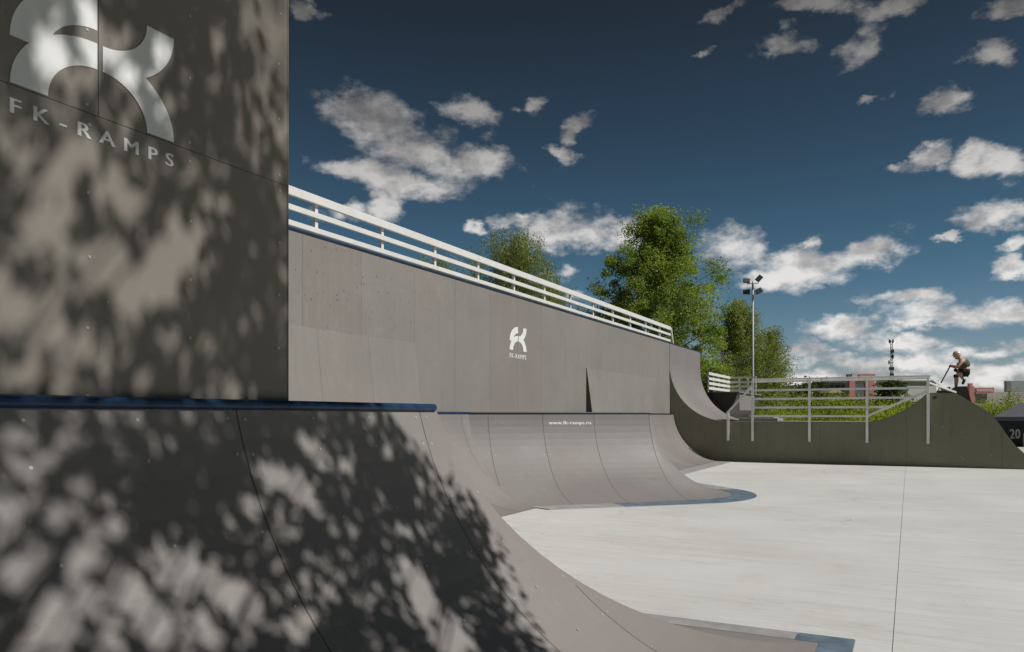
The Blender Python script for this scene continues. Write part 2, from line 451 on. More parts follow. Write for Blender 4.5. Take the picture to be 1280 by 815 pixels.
mb = MB(); plate_mb(1, mb, None, -1.705); mb.build('foot_plate', M['plate_blue'], qa)['label'] = 'worn blue corner foot plate'
MB().box((-7.38, -4, 0), (-2.45, 3.6, 1.49)).build('frame_body', M['dark'], qa)

# --- recessed quarter pipe next to it
set_profile(1.75, .02)
qd = empty('quarter_pipe'); tag(qd, 'short recessed quarter pipe tucked behind the hip of the nearest ramp', 'quarter pipe', 'quarter pipes along the wall')
mb = MB(); c = [2.4, 3.6, 4.8, 6.0, 7.2, 8.2]; riding(2, c, mb, [.3, .1, .5, .2, .6, .3])
for t in c: seam(2, t, mb)
mb.build('riding_surface', [M['sheet_far'], M['seam']], qd)
coping('coping', [(-7.25, 3.67), (-7.25, 12.13)], qd)
mb = MB(); mb.box((-7.398, 3.63, 1.45), (-7.272, 12.12, 1.6)); mb.build('deck', M['decking'], qd)

# --- hip ramp with a rounded nose
set_profile(1.75, .30)
hb = empty('hip_ramp'); tag(hb, 'hip ramp with a rounded nose and a white web address near its coping', 'hip ramp')
LB = (Pn[4]-Pn[3]).length
cB = [seg_t(3, x) for x in (610, 678, 742)]
mb = MB(); riding(3, cB, mb, [.2, .1, .45, .25, .6])
for t in cB: seam(3, t, mb, .007)
seam(3, LB-.02, mb, .007)
ts = []
for c in cB: ts += [c-.06, c+.06]
screws(3, ts, arcs[1::2], mb, .006)
mb.build('riding_surface', [M['sheet_far'], M['seam'], M['screw']], hb)
mb = MB(); NA = 14
for j in range(NP):
    (s0, z0), (s1, z1) = PROF[j], PROF[j+1]
    for k in range(NA):
        a0 = math.radians(-45+90*k/NA); a1 = math.radians(-45+90*(k+1)/NA)
        f = lambda a, s, z: Vector((Pn[4].x+math.cos(a)*s, Pn[4].y+math.sin(a)*s, z))
        vs = [f(a0, s1, z1), f(a1, s1, z1), f(a1, s0, z0), f(a0, s0, z0)]
        if s0 < 1e-6: vs = vs[:3]
        mb.add(vs, [tuple(range(len(vs)))], 0, .15)
bm_cone = mb.build('nose_surface', [M['sheet_far']], hb, smooth=True)
mb = MB(); riding(4, [1.2, 2.4], mb, [.5, .2, .4])
for t in (1.2, 2.4): seam(4, t, mb, .01)
mb.build('riding_surface', [M['sheet_far'], M['seam']], hb)
coping('coping', [Pn[3], Pn[4], Pn[5]], hb, .02, mat='navy_edge')
mb = MB(); mb.prism([(-7.396, 12.14), (-7.25, 12.16), (-4.65, 14.77), (-7.25, 17.38), (-7.396, 17.4)], 'z', 1.46, 1.6); mb.build('deck', M['decking'], hb, fixn=True)
mb = MB(); plate_mb(3, mb, None, 2.2); mb.build('foot_plate', M['plate'], hb)['label'] = 'bare grey foot plate'
mb = MB(); plate_mb(3, mb, 2.205, None); mb.build('foot_plate', M['plate_blue'], hb)['label'] = 'blue worn foot plate'
mb = MB()
s0, s1 = RUN-.16, RUN+PLATE
for k in range(NA):
    a0 = math.radians(-45+90*k/NA); a1 = math.radians(-45+90*(k+1)/NA)
    f = lambda a, s, z: Vector((Pn[4].x+math.cos(a)*s, Pn[4].y+math.sin(a)*s, z))
    mb.quad(f(a0, RUN, .012), f(a1, RUN, .012), f(a1, s0, .021), f(a0, s0, .021))
    mb.quad(f(a0, s1, .010), f(a1, s1, .010), f(a1, RUN, .012), f(a0, RUN, .012))
    mb.quad(f(a0, s1+.004, 0), f(a1, s1+.004, 0), f(a1, s1, .010), f(a0, s1, .010))
mb.build('nose_plate', M['plate_blue'], hb)
mb = MB(); plate_mb(4, mb); mb.build('foot_plate', M['plate'], hb)['label'] = 'bare grey foot plate on the far side'

# --- far quarter pipe
qc = empty('quarter_pipe'); tag(qc, 'far quarter pipe between the rounded hip ramp and the olive side wall', 'quarter pipe', 'quarter pipes along the wall')
mb = MB(); c = [1.2, 2.4, 3.6, 4.8, 6.0, 7.2]; riding(5, c, mb, [.6, .2, .4, .1, .5, .9, .7])
for t in c: seam(5, t, mb, .008)
mb.build('riding_surface', [M['sheet_far'], M['seam']], qc)
coping('coping', [(-7.25, 17.42), (-7.25, 25.98)], qc, .02, mat='navy_edge')
MB().box((-7.398, 17.41, 1.45), (-7.272, 25.98, 1.6)).build('deck', M['decking'], qc)
mb = MB(); plate_mb(5, mb); mb.build('foot_plate', M['plate'], qc)

# ------------------------------------------------------------------ lettering and emblem
def text_mesh(body, size, spacing=1.0, bold=.05):
    """bold lettering: the glyph outlines struck three times side by side; returns verts (x, y, layer) and faces"""
    cu = D.curves.new('lettering', 'FONT'); cu.body = body; cu.size = size; cu.space_character = spacing
    cu.resolution_u = 3
    ob = D.objects.new('lettering', cu); COL.objects.link(ob)
    dg = bpy.context.evaluated_depsgraph_get(); dg.update()
    me = D.meshes.new_from_object(ob.evaluated_get(dg))
    D.objects.remove(ob); D.curves.remove(cu)
    v0 = [(v.co.x, v.co.y) for v in me.vertices]; f0 = [tuple(p.vertices) for p in me.polygons]
    D.meshes.remove(me)
    vs = []; fs = []
    for k, (ox, oy) in enumerate(((0, 0), (bold*.5, bold*.15), (bold, 0))):
        n = len(vs); vs += [(x+ox, y+oy, k) for x, y in v0]; fs += [tuple(n+i for i in f) for f in f0]
    return vs, fs
def fit(vs, w=None, h=None):
    xs = [v[0] for v in vs]; ys = [v[1] for v in vs]
    x0, x1, y0, y1 = min(xs), max(xs), min(ys), max(ys)
    return [((x-x0)/(x1-x0)*(w or x1-x0), (y-y0)/(y1-y0)*(h or y1-y0), k) for x, y, k in vs]
def emblem_shapes():
    """four curved bands of the emblem, in units of its own 186 x 123 box, y up"""
    out = []
    def band(cx, cy, ao, bo, ai, bi, a0, a1, n=22):
        vs = []; fs = []
        for i in range(n+1):
            a = math.radians(a0+(a1-a0)*i/n)
            vs.append((cx+ao*math.cos(a), cy+bo*math.sin(a))); vs.append((cx+ai*math.cos(a), cy+bi*math.sin(a)))
        for i in range(n): fs.append((2*i, 2*i+1, 2*i+3, 2*i+2))
        out.append((vs, fs))
    band(90, 46, 90, 77, 53, 44, 90, 180)      # upper left
    band(90, 0, 90, 76, 53, 48, 90, 180)       # lower left
    band(96, 123, 90, 75, 54, 47, 270, 360)    # upper right
    band(96, 0, 90, 76, 54, 48, 0, 90)         # lower right
    return out
def put_emblem(mb, fn, w, h):
    for k, (vs, fs) in enumerate(emblem_shapes()):
        pts = [fn(x/186*w, y/123*h, .0012+.0005*k) for x, y in vs]
        mb.add(pts, fs)

# ------------------------------------------------------------------ tall panel with the emblem
XP = -2.45; YE = 2.535
tp = empty('tall_panel'); tag(tp, 'tall dark panel with big white emblem and lettering, dappled by tree shadow', 'panel')
SEAMZ = 2.568
mb = MB()
mb.box((XP-.02, -5, 1.602), (XP, YE-.006, SEAMZ-.001), 0, .2)
psc = [(y, z) for y in (.37, .79, 1.22, 1.605, 2.017, 2.483) for z in [SEAMZ+.035+.24*i for i in range(7)] + [1.62+.228*i for i in range(5)]]
def panel_screws(mb, lo, hi):
    for y, z in psc:
        if lo < z < hi: mb.disc((XP+.002, y+random.uniform(-.006, .006), z+random.uniform(-.008, .008)), (1, 0, 0), .0055, 8, 1)
panel_screws(mb, 0, SEAMZ)
mb.build('lower_sheet', [M['panel'], M['screw']], tp)
mb = MB()
mb.box((XP-.02, -5, SEAMZ+.0015), (XP, 1.641, 4.4), 0, .1); mb.box((XP-.02, 1.6435, SEAMZ+.0015), (XP, YE-.006, 4.4), 0, .35)
panel_screws(mb, SEAMZ, 9)
mb.build('upper_sheet', [M['panel'], M['screw']], tp)
MB().box((XP-.9, -5, 1.602), (XP-.022, YE-.006, 4.38)).build('frame_body', M['dark'], tp)
MB().box((XP-.9, YE-.005, 1.602), (XP+.001, YE+.003, 4.4)).build('edge_trim', M['wood_edge'], tp)
k = 2.45/2.6
mb = MB()
u0, u1, zb = 1.437*k, 2.06*k, 1.55+1.087*k
put_emblem(mb, lambda a, b, e: (XP+e, u0+a, zb+b), u1-u0, .412*k*1.0)
mb.build('emblem', M['white_paint'], tp, fixn=False)
vs, fs = text_mesh('FK-RAMPS', 1.0, 1.75, .05); vs = fit(vs, u1-u0, .05*k)
MB().add([(XP+.0015+.0003*q, u0+x, 1.55+.988*k+y) for x, y, q in vs], fs).build('lettering', M['white_paint'], tp)

# ------------------------------------------------------------------ big wall
XW = -7.4; ZW = 4.08
wr = empty('ramp_wall'); tag(wr, 'long tall grey ramp wall with a small white emblem and slanted foot banks', 'wall')
mb = MB()
ycuts = [2.0, 3.2, 4.4, 5.6, 6.85, 7.93, 9.2, 10.6, 11.9, 13.2, 14.4, 15.6, 17.0, 18.3, 19.5, 20.8, 22.1, 23.4, 24.7, 25.985]
for a, b in zip(ycuts[:-1], ycuts[1:]):
    mb.box((XW-.1, a+.0015, 1.602), (XW, b-.0015, ZW-.02), 0, random.choice((.05, .15, .3, .45, .7)))
mb.box((XW-.09, 2.0, 1.602), (XW-.012, 25.985, ZW-.03), 1)
mb.build('wall_surface', [M['wall'], M['seam']], wr)
def bank(y0, y1, cuts_, d0, d1):
    mb = MB(); c = [y0]+cuts_+[y1]
    dep = lambda y: d0+(d1-d0)*(y-y0)/(y1-y0)
    def wedge(a, b, e, mi, tn):
        A = [(XW+.002, a, 1.603), (XW+dep(a)-e, a, 1.603), (XW+dep(a)-e, a, 1.62), (XW+.012-e*.5, a, 2.77), (XW+.002, a, 2.77)]
        B = [(XW+.002, b, 1.603), (XW+dep(b)-e, b, 1.603), (XW+dep(b)-e, b, 1.62), (XW+.012-e*.5, b, 2.77), (XW+.002, b, 2.77)]
        mb.add(A+B, [(4, 3, 2, 1, 0), (5, 6, 7, 8, 9)]+[(i, (i+1) % 5, 5+(i+1) % 5, 5+i) for i in range(5)], mi, tn)
    for a, b in zip(c[:-1], c[1:]): wedge(a+.0015, b-.0015, 0, 0, random.choice((.0, .2, .35)))
    mb.add([(XW+.002, y0-.002, 1.604), (XW+d0, y0-.002, 1.604), (XW+d0, y0-.002, 1.62), (XW+.012, y0-.002, 2.77), (XW+.002, y0-.002, 2.77)], [(0, 1, 2, 3, 4)], 1)  # near end covered in a dark colour, painting in its shaded side
    return mb.build('slanted_bank', [M['wall'], M['dark']], wr, fixn=True)
bank(5.0, 10.6, [6.2, 7.4, 8.2, 9.35], .165, .13); bank(18.3, 25.984, [19.6, 21.2, 22.8, 24.4], .165, .02)
MB().tube([(XW-.012, 2.0, ZW-.012), (XW-.012, 30.4, ZW-.012)], .026, 12).build('coping', M['navy_edge'], wr)
MB().box((XW-1.5, 2.0, ZW-.12), (XW-.04, 30.4, ZW+.0)).build('deck', M['decking'], wr)
MB().box((XW-1.5, 2.0, -.5), (XW-.105, 30.38, ZW-.13)).build('frame_body', M['dark'], wr)
p0 = PX(637, 442, XW); p1 = PX(658, 446, XW)
wE = (p1.y-p0.y)
ztop = PX(648, 409, XW).z; zbot = PX(648, 438.5, XW).z
mb = MB(); put_emblem(mb, lambda a, b, e: (XW+.0008+e, p0.y+a, zbot+b), wE, ztop-zbot); mb.build('emblem', M['white_paint'], wr)
vs, fs = text_mesh('FK-RAMPS', 1.0, 1.25, .05); vs = fit(vs, wE*.98, .10)
MB().add([(XW+.0025+.0004*q, p0.y+x, zbot-.17+y) for x, y, q in vs], fs).build('lettering', M['white_paint'], wr)
# web address on the hip ramp, wrapped onto its curved sheet
vs, fs = text_mesh('www.fk-ramps.ru', 1.0, 1.05, .06); vs = fit(vs, 1.0, .085)
pts = []; tw0, tw1 = seg_t(3, 685), seg_t(3, 738)
for x, y, q in vs:
    (s, z), nn = prof_at_arc(.235-y); of = .002+.0004*q
    pts.append(seg_pt(3, tw0+x*(tw1-tw0), s+nn[0]*of, z+nn[1]*of))
MB().add(pts, fs).build('lettering', M['white_paint'], hb)

# ------------------------------------------------------------------ railing on the wall
rl = empty('white_railing'); tag(rl, 'long white three bar railing along the top of the tall ramp wall', 'railing')
XR = -8.6; YR1 = 30.3
for z0, z1, t in ((5.0, 5.14, .06), (4.77, 4.86, .045), (4.525, 4.61, .045)):
    MB().box((XR-t/2, 2.0, z0), (XR+t/2, YR1, z1)).build('rail', M['steel_white'], rl, bevel=.006)
y = 9.58-1.765*4
while y < YR1-.3:
    MB().box((XR-.088, y-.035, ZW), (XR-.031, y+.035, 5.02)).build('post', M['steel_white'], rl)
    y += 1.765
MB().bar((XR+.02, YR1+.03, 5.09), (XR+.02, YR1+.5, 4.1), .06, .08).build('end_brace', M['steel_white'], rl)

# ------------------------------------------------------------------ olive sided ramp block at the far end
ob = empty('ramp_block'); tag(ob, 'long olive sided ramp block with a high quarter and a rounded hump', 'ramp')
Y0, Y1 = 26.0, 30.4
left = [(-7.4, ZW-.03), (-7.4, 3.34)] + [(-5.4-2.0*math.cos(math.radians(a)), 3.34-2.0*math.sin(math.radians(a))) for a in range(6, 91, 6)]
hump = [(-1.2, 1.34), (-.85, 1.40), (-.53, 1.51), (-.18, 1.68), (.1, 1.87), (.3, 2.04), (.46, 2.2), (.52, 2.22)]
right = [(1.2, 2.22), (1.4, 2.1), (1.62, 1.93), (1.9, 1.74), (2.13, 1.56), (2.33, 1.27), (2.52, .95), (2.72, .66), (2.95, .41), (3.3, .16), (3.8, .01)]
prof = left+hump+right
def strip(mb, pr, a, b, mi=0, tint=0.):
    for (x0, z0), (x1, z1) in zip(pr[:-1], pr[1:]):
        mb.quad((x0, a, z0), (x1, a, z1), (x1, b, z1), (x0, b, z0), mi, tint)
# near and far cheeks as thin boards
for nm, ya, yb in (('side_panel', Y0, Y0+.03), ('side_panel', Y1-.03, Y1)):
    poly = [(x, z-.008) for x, z in prof] + [(-7.4, 0.0)]
    mb = MB(); mb.prism(poly, 'y', ya, yb)
    if ya == Y0:
        for (x, z) in ((-6.9, 1.95), (1.36, .33), (1.4, .26), (-5.2, .5), (-2.4, .2), (-2.6, 1.15), (.9, 1.2), (2.1, .4)): mb.disc((x, Y0-.003, z), (0, -1, 0), .014, 8, 1)
    if ya == Y0:
        for x, zt_ in ((-4.95, 1.32), (-2.51, 1.32), (-.07, 1.72), (2.37, 1.16)): mb.quad((x-.003, Y0-.0015, .01), (x+.003, Y0-.0015, .01), (x+.003, Y0-.0015, zt_), (x-.003, Y0-.0015, zt_), 2)
    mb.build(nm, [M['olive'], M['screw'], M['seam']], ob)
mb = MB(); strip(mb, left, Y0-.004, Y0+2.2, 0, .1); strip(mb, left, Y0+2.2, Y1+.004, 0, .5); mb.build('quarter_surface', M['sheet_far'], ob, smooth=False)
mb = MB(); strip(mb, [left[-1], hump[0]], Y0-.004, Y1+.004, 0, .2); mb.build('deck', M['sheet_far'], ob)
mb = MB(); strip(mb, hump+right, Y0-.004, Y1+.004, 0, .4); mb.build('hump_surface', M['sheet_far'], ob)
MB().prism([(1.25, 2.17), (1.25, 2.43), (1.56, 2.43), (1.70, 1.84)], 'y', 26.9, 30.39).build('kick_block', M['dark'], ob, fixn=True)
MB().prism([(.86, 2.225), (1.0, 2.5), (1.22, 2.5), (1.24, 2.225)], 'y', 29.4, 30.3).build('kick_block', M['olive'], ob, fixn=True)
MB().box((.62, Y0-.008, 2.03), (.72, Y0-.001, 2.11)).build('vent_hole', M['seam'], ob)
# ------------------------------------------------------------------ fence in front of the block
fr = empty('grey_fence'); tag(fr, 'grey five bar fence bolted on the front of the olive ramp block', 'fence')
YF = 25.94
zt = 2.70
px = {910: -5.39, 941: -4.59, 1012: -2.83, 1084: -1.16, 1160: .495}
for x, top in ((-5.39, 1.66), (-4.59, zt), (-2.83, zt), (-1.16, zt), (.495, zt)):
    MB().box((x-.038, YF-.03, .70), (x+.038, YF+.03, top)).build('post', M['steel_grey'], fr, bevel=.006)
MB().box((-4.60, YF-.06, zt), (.56, YF+.06, zt+.05)).build('hand_rail', M['steel_grey'], fr, bevel=.006)
diag = lambda z: -1.16 + (z-1.50)/(2.28-1.50)*(.495+1.16)
for z, x1 in ((2.66, .45), (2.37, .45), (2.085, diag(2.085)), (1.80, diag(1.80)), (1.52, -1.2)):
    MB().box((-4.56, YF+.031, z-.033), (x1, YF+.06, z+.033)).build('rail', M['steel_grey'], fr)
MB().bar((-1.16, YF+.09, 1.52), (.55, YF+.09, 2.31), .05, .075).build('slanted_rail', M['steel_grey'], fr)
MB().bar((-5.41, YF-.06, 1.62), (-4.58, YF-.06, 2.52), .05, .06).build('slanted_rail', M['steel_grey'], fr)
MB().bar((.53, YF+.02, 2.70), (1.06, YF+.5, 2.30), .06, .06).build('slanted_rail', M['steel_grey'], fr)
MB().bar((.53, YF+.02, 2.52), (1.24, YF+.6, 2.24), .06, .05).build('slanted_rail', M['steel_grey'], fr)
nb = MB().box((-5.12, 26.3, 1.72), (-5.08, 29.1, 2.24)).build('board', M['sheet_far']); tag(nb, 'blank grey side board behind the left end of the grey fence', 'board')
o = MB()
o.box((-5.3, 27.3, 1.345), (-4.0, 28.6, 1.45)); o.box((-4.95, 27.5, 1.45), (-4.15, 28.4, 1.52))
o = o.build('grind_box', M['plate'], None, bevel=.01); tag(o, 'low pale stepped box standing on the ramp block deck behind the board', 'box')

# ------------------------------------------------------------------ raised platform behind with its own small fence
fb = empty('raised_platform'); tag(fb, 'dark raised platform with a curved side behind the high quarter', 'platform')
plat = [(-9.6, 2.46), (-6.55, 2.46), (-6.62, 2.2), (-6.75, 1.9), (-6.95, 1.6), (-7.2, 1.35), (-7.4, 1.2), (-7.4, -.6), (-9.6, -.6)]
MB().prism([(x+.45, z) for x, z in plat], 'y', 31.2, 36.2).build('side_body', M['dark'], fb, fixn=True)
MB().box((-9.1, 31.15, 2.465), (-6.02, 36.3, 2.5)).build('deck', M['decking'], fb)
f2 = empty('white_fence'); tag(f2, 'short white four bar corner fence on the dark raised platform', 'fence')
for z in (2.68, 2.88, 3.08, 3.29):
    MB().box((-7.42, 31.8, z-.055), (-7.38, 36.02, z+.055)).build('rail', M['steel_white'], f2)
    MB().box((-7.37, 36.03, z-.04), (-6.22, 36.06, z+.04)).build('rail', M['steel_white'], f2)
for y in (31.9, 32.9, 33.9, 34.9, 35.95):
    MB().box((-7.46, y-.03, 2.5), (-7.425, y+.03, 3.34)).build('post', M['steel_white'], f2)
for x in (-6.98, -6.6, -6.24):
    MB().box((x-.03, 36.065, 2.5), (x+.03, 36.1, 3.32)).build('post', M['steel_white'], f2)

# ------------------------------------------------------------------ floodlight mast
mbse = P(941, 519, 45); mast = empty('floodlight_mast', (mbse.x, mbse.y, -.6)); tag(mast, 'tall slim grey mast with four dark floodlights beside the birch', 'floodlight mast')
M['mast'] = plain('grey_mast_steel', (.42, .43, .44), .5, .0)
M['lampbody'] = plain('floodlight_housing', (.035, .035, .037), .5, .0)
M['lampglass'] = plain('floodlight_glass', (.10, .105, .11), .25, 0)
MB().tube([(0, 0, 0), (0, 0, 4), (0, 0, 10.1)], [.085, .07, .05], 10).build('pole', M['mast'], mast, smooth=True)
for z_ in (9.95, 9.3): MB().bar((-.35, 0, z_), (.35, 0, z_), .05, .05).build('cross_arm', M['steel_grey'], mast)
def flood(x, z, ry, rx):
    e = MB()
    e.prism([(-.30, -.20), (.30, -.20), (.30, .22), (-.30, .22)], 'y', -.07, .07)
    e.prism([(-.2, -.1), (.2, -.1), (.2, .12), (-.2, .12)], 'y', .07, .16)
    h = e.build('floodlight', M['lampbody'], mast, bevel=.015); h.location = (x, -.1, z); h.scale = (.66, .66, .66); h.rotation_euler = (math.radians(rx), math.radians(ry), math.radians(18))
    g = MB().box((-.26, -.085, -.16), (.26, -.072, .18)).build('glass', M['lampglass'], h)
flood(-.34, 10.12, 8, -25); flood(-.34, 9.46, 0, -15); flood(.38, 10.2, -48, -20); flood(.36, 9.46, -30, -20)

# ------------------------------------------------------------------ foliage
def leaf_mesh(name, centers, size, tints, mat, parent=None, droop=0.0, aspect=.6):
    n = len(centers); c = np.asarray(centers, dtype=np.float64)
    d = rng.normal(size=(n, 3)); d[:, 2] -= droop*1.6
    d /= np.linalg.norm(d, axis=1)[:, None]
    r = rng.normal(size=(n, 3)); e = np.cross(d, r); e /= np.linalg.norm(e, axis=1)[:, None]+1e-9
    s = size*rng.uniform(.65, 1.35, size=(n, 1))
    nrm = np.cross(d, e)
    v = np.empty((n, 4, 3))
    v[:, 0] = c - d*s*.5; v[:, 1] = c + e*s*aspect*.5 - nrm*s*.06; v[:, 2] = c + d*s*.5; v[:, 3] = c - e*s*aspect*.5 - nrm*s*.06
    me = D.meshes.new(name)
    me.vertices.add(n*4); me.vertices.foreach_set('co', v.reshape(-1))
    me.loops.add(n*4); me.loops.foreach_set('vertex_index', np.arange(n*4, dtype=np.int32))
    me.polygons.add(n); me.polygons.foreach_set('loop_start', np.arange(0, n*4, 4, dtype=np.int32))
    try: me.polygons.foreach_set('loop_total', np.full(n, 4, dtype=np.int32))
    except Exception: pass
    me.update(calc_edges=True); me.validate()
    at = me.attributes.new('tint', 'FLOAT', 'FACE'); at.data.foreach_set('value', np.clip(np.asarray(tints, dtype=np.float32), 0, 1))
    me.materials.append(mat)
    return link(name, me, parent)

def make_tree(name, base, height, shape, nlimb, nleaf, leafsize, leafmat_, bark, label, cat='tree', group=None, droop=0.0, trunk_r=.2, clump=.55, lean=(0, 0), low=.15, cl_per=8, seed=0):
    """shape(h, ang) -> crown radius at relative height h and azimuth ang"""
    R = random.Random(seed)
    t = empty(name, base); tag(t, label, cat, group)
    mb = MB()
    tops = []
    zz = [0, .12, .3, .5, .7, .86, .97]
    ax = []
    wob = [(R.uniform(-.15, .15), R.uniform(-.15, .15)) for _ in zz]; wob[0] = (0, 0)
    for q, w in zip(zz, wob): ax.append(Vector((lean[0]*q+w[0]*height*.06, lean[1]*q+w[1]*height*.06, q*height)))
    mb.tube(ax, [trunk_r*(1.15-q)**.9 if q < .97 else trunk_r*.1 for q in zz], 8)
    def axis(q):
        for i in range(len(zz)-1):
            if q <= zz[i+1]: 
                f = (q-zz[i])/(zz[i+1]-zz[i]); return ax[i].lerp(ax[i+1], f)
        return ax[-1]
    cl = []
    for i in range(nlimb):
        h = low + (1-low)*((i+R.random())/nlimb)
        ang = i*2.399 + R.uniform(-.5, .5)
        r = shape(h, ang)*R.uniform(.7, 1.12)
        h0 = max(low*.7, h - .16*R.uniform(.6, 1.3))
        a = axis(h0); b = axis(min(h, .97)) + Vector((math.cos(ang)*r, math.sin(ang)*r, R.uniform(-.02, .02)*height))
        m = a.lerp(b, .5) + Vector((0, 0, .03*height))
        mb.tube([a, a.lerp(m, .6), m, m.lerp(b, .6), b], [trunk_r*.33*(1.1-h), trunk_r*.26*(1.1-h), trunk_r*.2*(1.1-h), trunk_r*.12*(1.1-h), .008], 5, cap=False)
        for c in range(cl_per):
            f = R.uniform(.28, 1.08)
            p = (a.lerp(m, f*2) if f < .5 else m.lerp(b, f*2-1)) + Vector((R.gauss(0, 1), R.gauss(0, 1), R.gauss(0, .7)))*clump*.75
            q = p + Vector((R.gauss(0, .5), R.gauss(0, .5), R.uniform(-.5, .3)-droop))*clump
            mb.tube([m.lerp(b, max(0, f*2-1)), p, q], [.02, .012, .004], 3, cap=False)
            cl.append((p, R.uniform(.5, 1.25)*clump, R.random(), R.uniform(.5, 1.4)))
    mb.build('trunk', bark, t, smooth=True)
    tot = sum(c[3] for c in cl)
    C = []; T = []
    for p, rr, tn, wgt in cl:
        k = max(3, int(nleaf*wgt/tot))
        o = np.clip(rng.normal(size=(k, 3)), -1.9, 1.9)*np.array([rr*.56, rr*.56, rr*.42])
        if droop: o[:, 2] = o[:, 2]*.9 - np.abs(rng.normal(size=k))*droop*1.2
        C.append(o+np.array(p)); T.append(np.clip(.25+.5*tn+rng.normal(size=k)*.18, 0, 1))
    leaf_mesh('crown', np.concatenate(C), leafsize, np.concatenate(T), leafmat_, t, droop)
    return t

def prof_shape(tbl, wob=.25, seed=0):
    hs = [a for a, b in tbl]; rs = [b for a, b in tbl]
    ph = [random.Random(seed+i).uniform(0, 6.28) for i in range(4)]
    def f(h, a):
        r = float(np.interp(h, hs, rs))
        return r*(1+wob*(.5*math.sin(2*a+ph[0]+5*h)+.5*math.sin(3*a+ph[1]-7*h)))
    return f
GT = 'trees beyond the ramps'
b = P(822, 519, 50); b.z = -.6
make_tree('leafy_tree', b, 15.6, prof_shape([(0, 1.5), (.12, 3.9), (.3, 4.6), (.5, 4.7), (.68, 3.8), (.8, 2.3), (.92, 1.2), (1, .4)], .28, 3), 96, 170000, .125, M['leaf_poplar'], M['bark'],
          'tall full green tree rising behind the far end of the white railing', group=GT, trunk_r=.32, clump=.62, low=.12, seed=5)
b = P(645, 519, 56); b.z = -.6
make_tree('birch_tree', b, 15.9, prof_shape([(0, 1.0), (.3, 3.0), (.6, 3.5), (.8, 3.2), (.9, 2.4), (.96, 1.4), (1, .5)], .35, 9), 74, 84000, .105, M['leaf_birch'], M['bark_birch'],
          'weeping birch seen above the middle of the white railing', group=GT, droop=1.05, trunk_r=.2, clump=.52, low=.4, seed=12)
b = P(688, 519, 58); b.z = -.6
make_tree('birch_tree', b, 12.6, prof_shape([(0, 1.0), (.3, 1.7), (.6, 1.6), (.8, 1.1), (1, .3)], .3, 29), 38, 36000, .105, M['leaf_birch'], M['bark_birch'],
          'slimmer lower birch just right of the weeping birch above the railing', group=GT, droop=.5, trunk_r=.14, clump=.45, low=.4, seed=13)
b = P(925, 519, 60); b.z = -.6
make_tree('birch_tree', b, 11.3, prof_shape([(0, 1.6), (.2, 2.5), (.45, 2.4), (.65, 2.0), (.8, 1.3), (.93, .75), (1, .3)], .3, 19), 70, 74000, .11, M['leaf_birch'], M['bark_birch'],
          'dense drooping birch standing directly behind the floodlight mast', group=GT, droop=.55, trunk_r=.2, clump=.5, low=.12, seed=23)
b = P(962, 519, 61.5); b.z = -.6
make_tree('birch_tree', b, 9.4, prof_shape([(0, 1.2), (.3, 1.7), (.6, 1.6), (.85, 1.0), (1, .3)], .3, 39), 42, 36000, .11, M['leaf_birch'], M['bark_birch'],
          'low birch at the right edge of the tree group, right of the mast', group=GT, droop=.5, trunk_r=.15, clump=.48, low=.12, seed=27)
b = P(548, 519, 68); b.z = -.6
make_tree('leafy_tree', b, 16.2, prof_shape([(0, 1.0), (.5, 2.4), (.75, 2.2), (.9, 1.3), (1, .3)], .3, 49), 36, 14000, .16, M['leaf_poplar'], M['bark'],
          'treetop peeping through the railing left of the weeping birch', group=GT, trunk_r=.22, clump=.6, low=.4, seed=31)
b = P(893, 519, 47); b.z = -.6
make_tree('leafy_tree', b, 5.4, prof_shape([(0, 1.0), (.3, 1.5), (.7, 1.3), (1, .3)], .3, 59), 26, 14000, .13, M['leaf_poplar'], M['bark'],
          'small yellow green tree at the foot of the tall tree beside the high quarter', group=GT, trunk_r=.12, clump=.5, low=.1, seed=33)

# bushes
def bush(x, top, F, w, lab, seed, n=5200, mat='leaf_bush'):
    R = random.Random(seed)
    b = P(x, HY, F); b.z = -.6
    h = EYE + (HY-top)/FPX*F + .6
    o = empty('bush', b); tag(o, lab, 'bush', 'bushes behind the ramp block')
    mb = MB(); C = []; T = []
    ncl = 22
    for i in range(ncl):
        a = R.uniform(0, 6.28); rr = math.sqrt(R.random())*w; q = math.sqrt(max(0, 1-(rr/w)**2*.8))
        z = h*q*R.uniform(.25, .97)
        p = np.array([math.cos(a)*rr, math.sin(a)*rr, z])
        mb.tube([(p[0]*.15, p[1]*.15, 0), (p[0]*.6, p[1]*.6, z*.6), tuple(p)], [.03, .02, .006], 4, cap=False)
        k = n//ncl
        C.append(rng.normal(size=(k, 3))*np.array([.42, .42, .34])*min(1, w/1.6) + p); T.append(np.clip(R.uniform(.2, .85)+rng.normal(size=k)*.15, 0, 1))
    mb.build('stems', M['bark'], o)
    C = np.concatenate(C); C[:, 2] = np.maximum(C[:, 2], .05)
    leaf_mesh('foliage', C, .125, np.concatenate(T), M[mat], o)
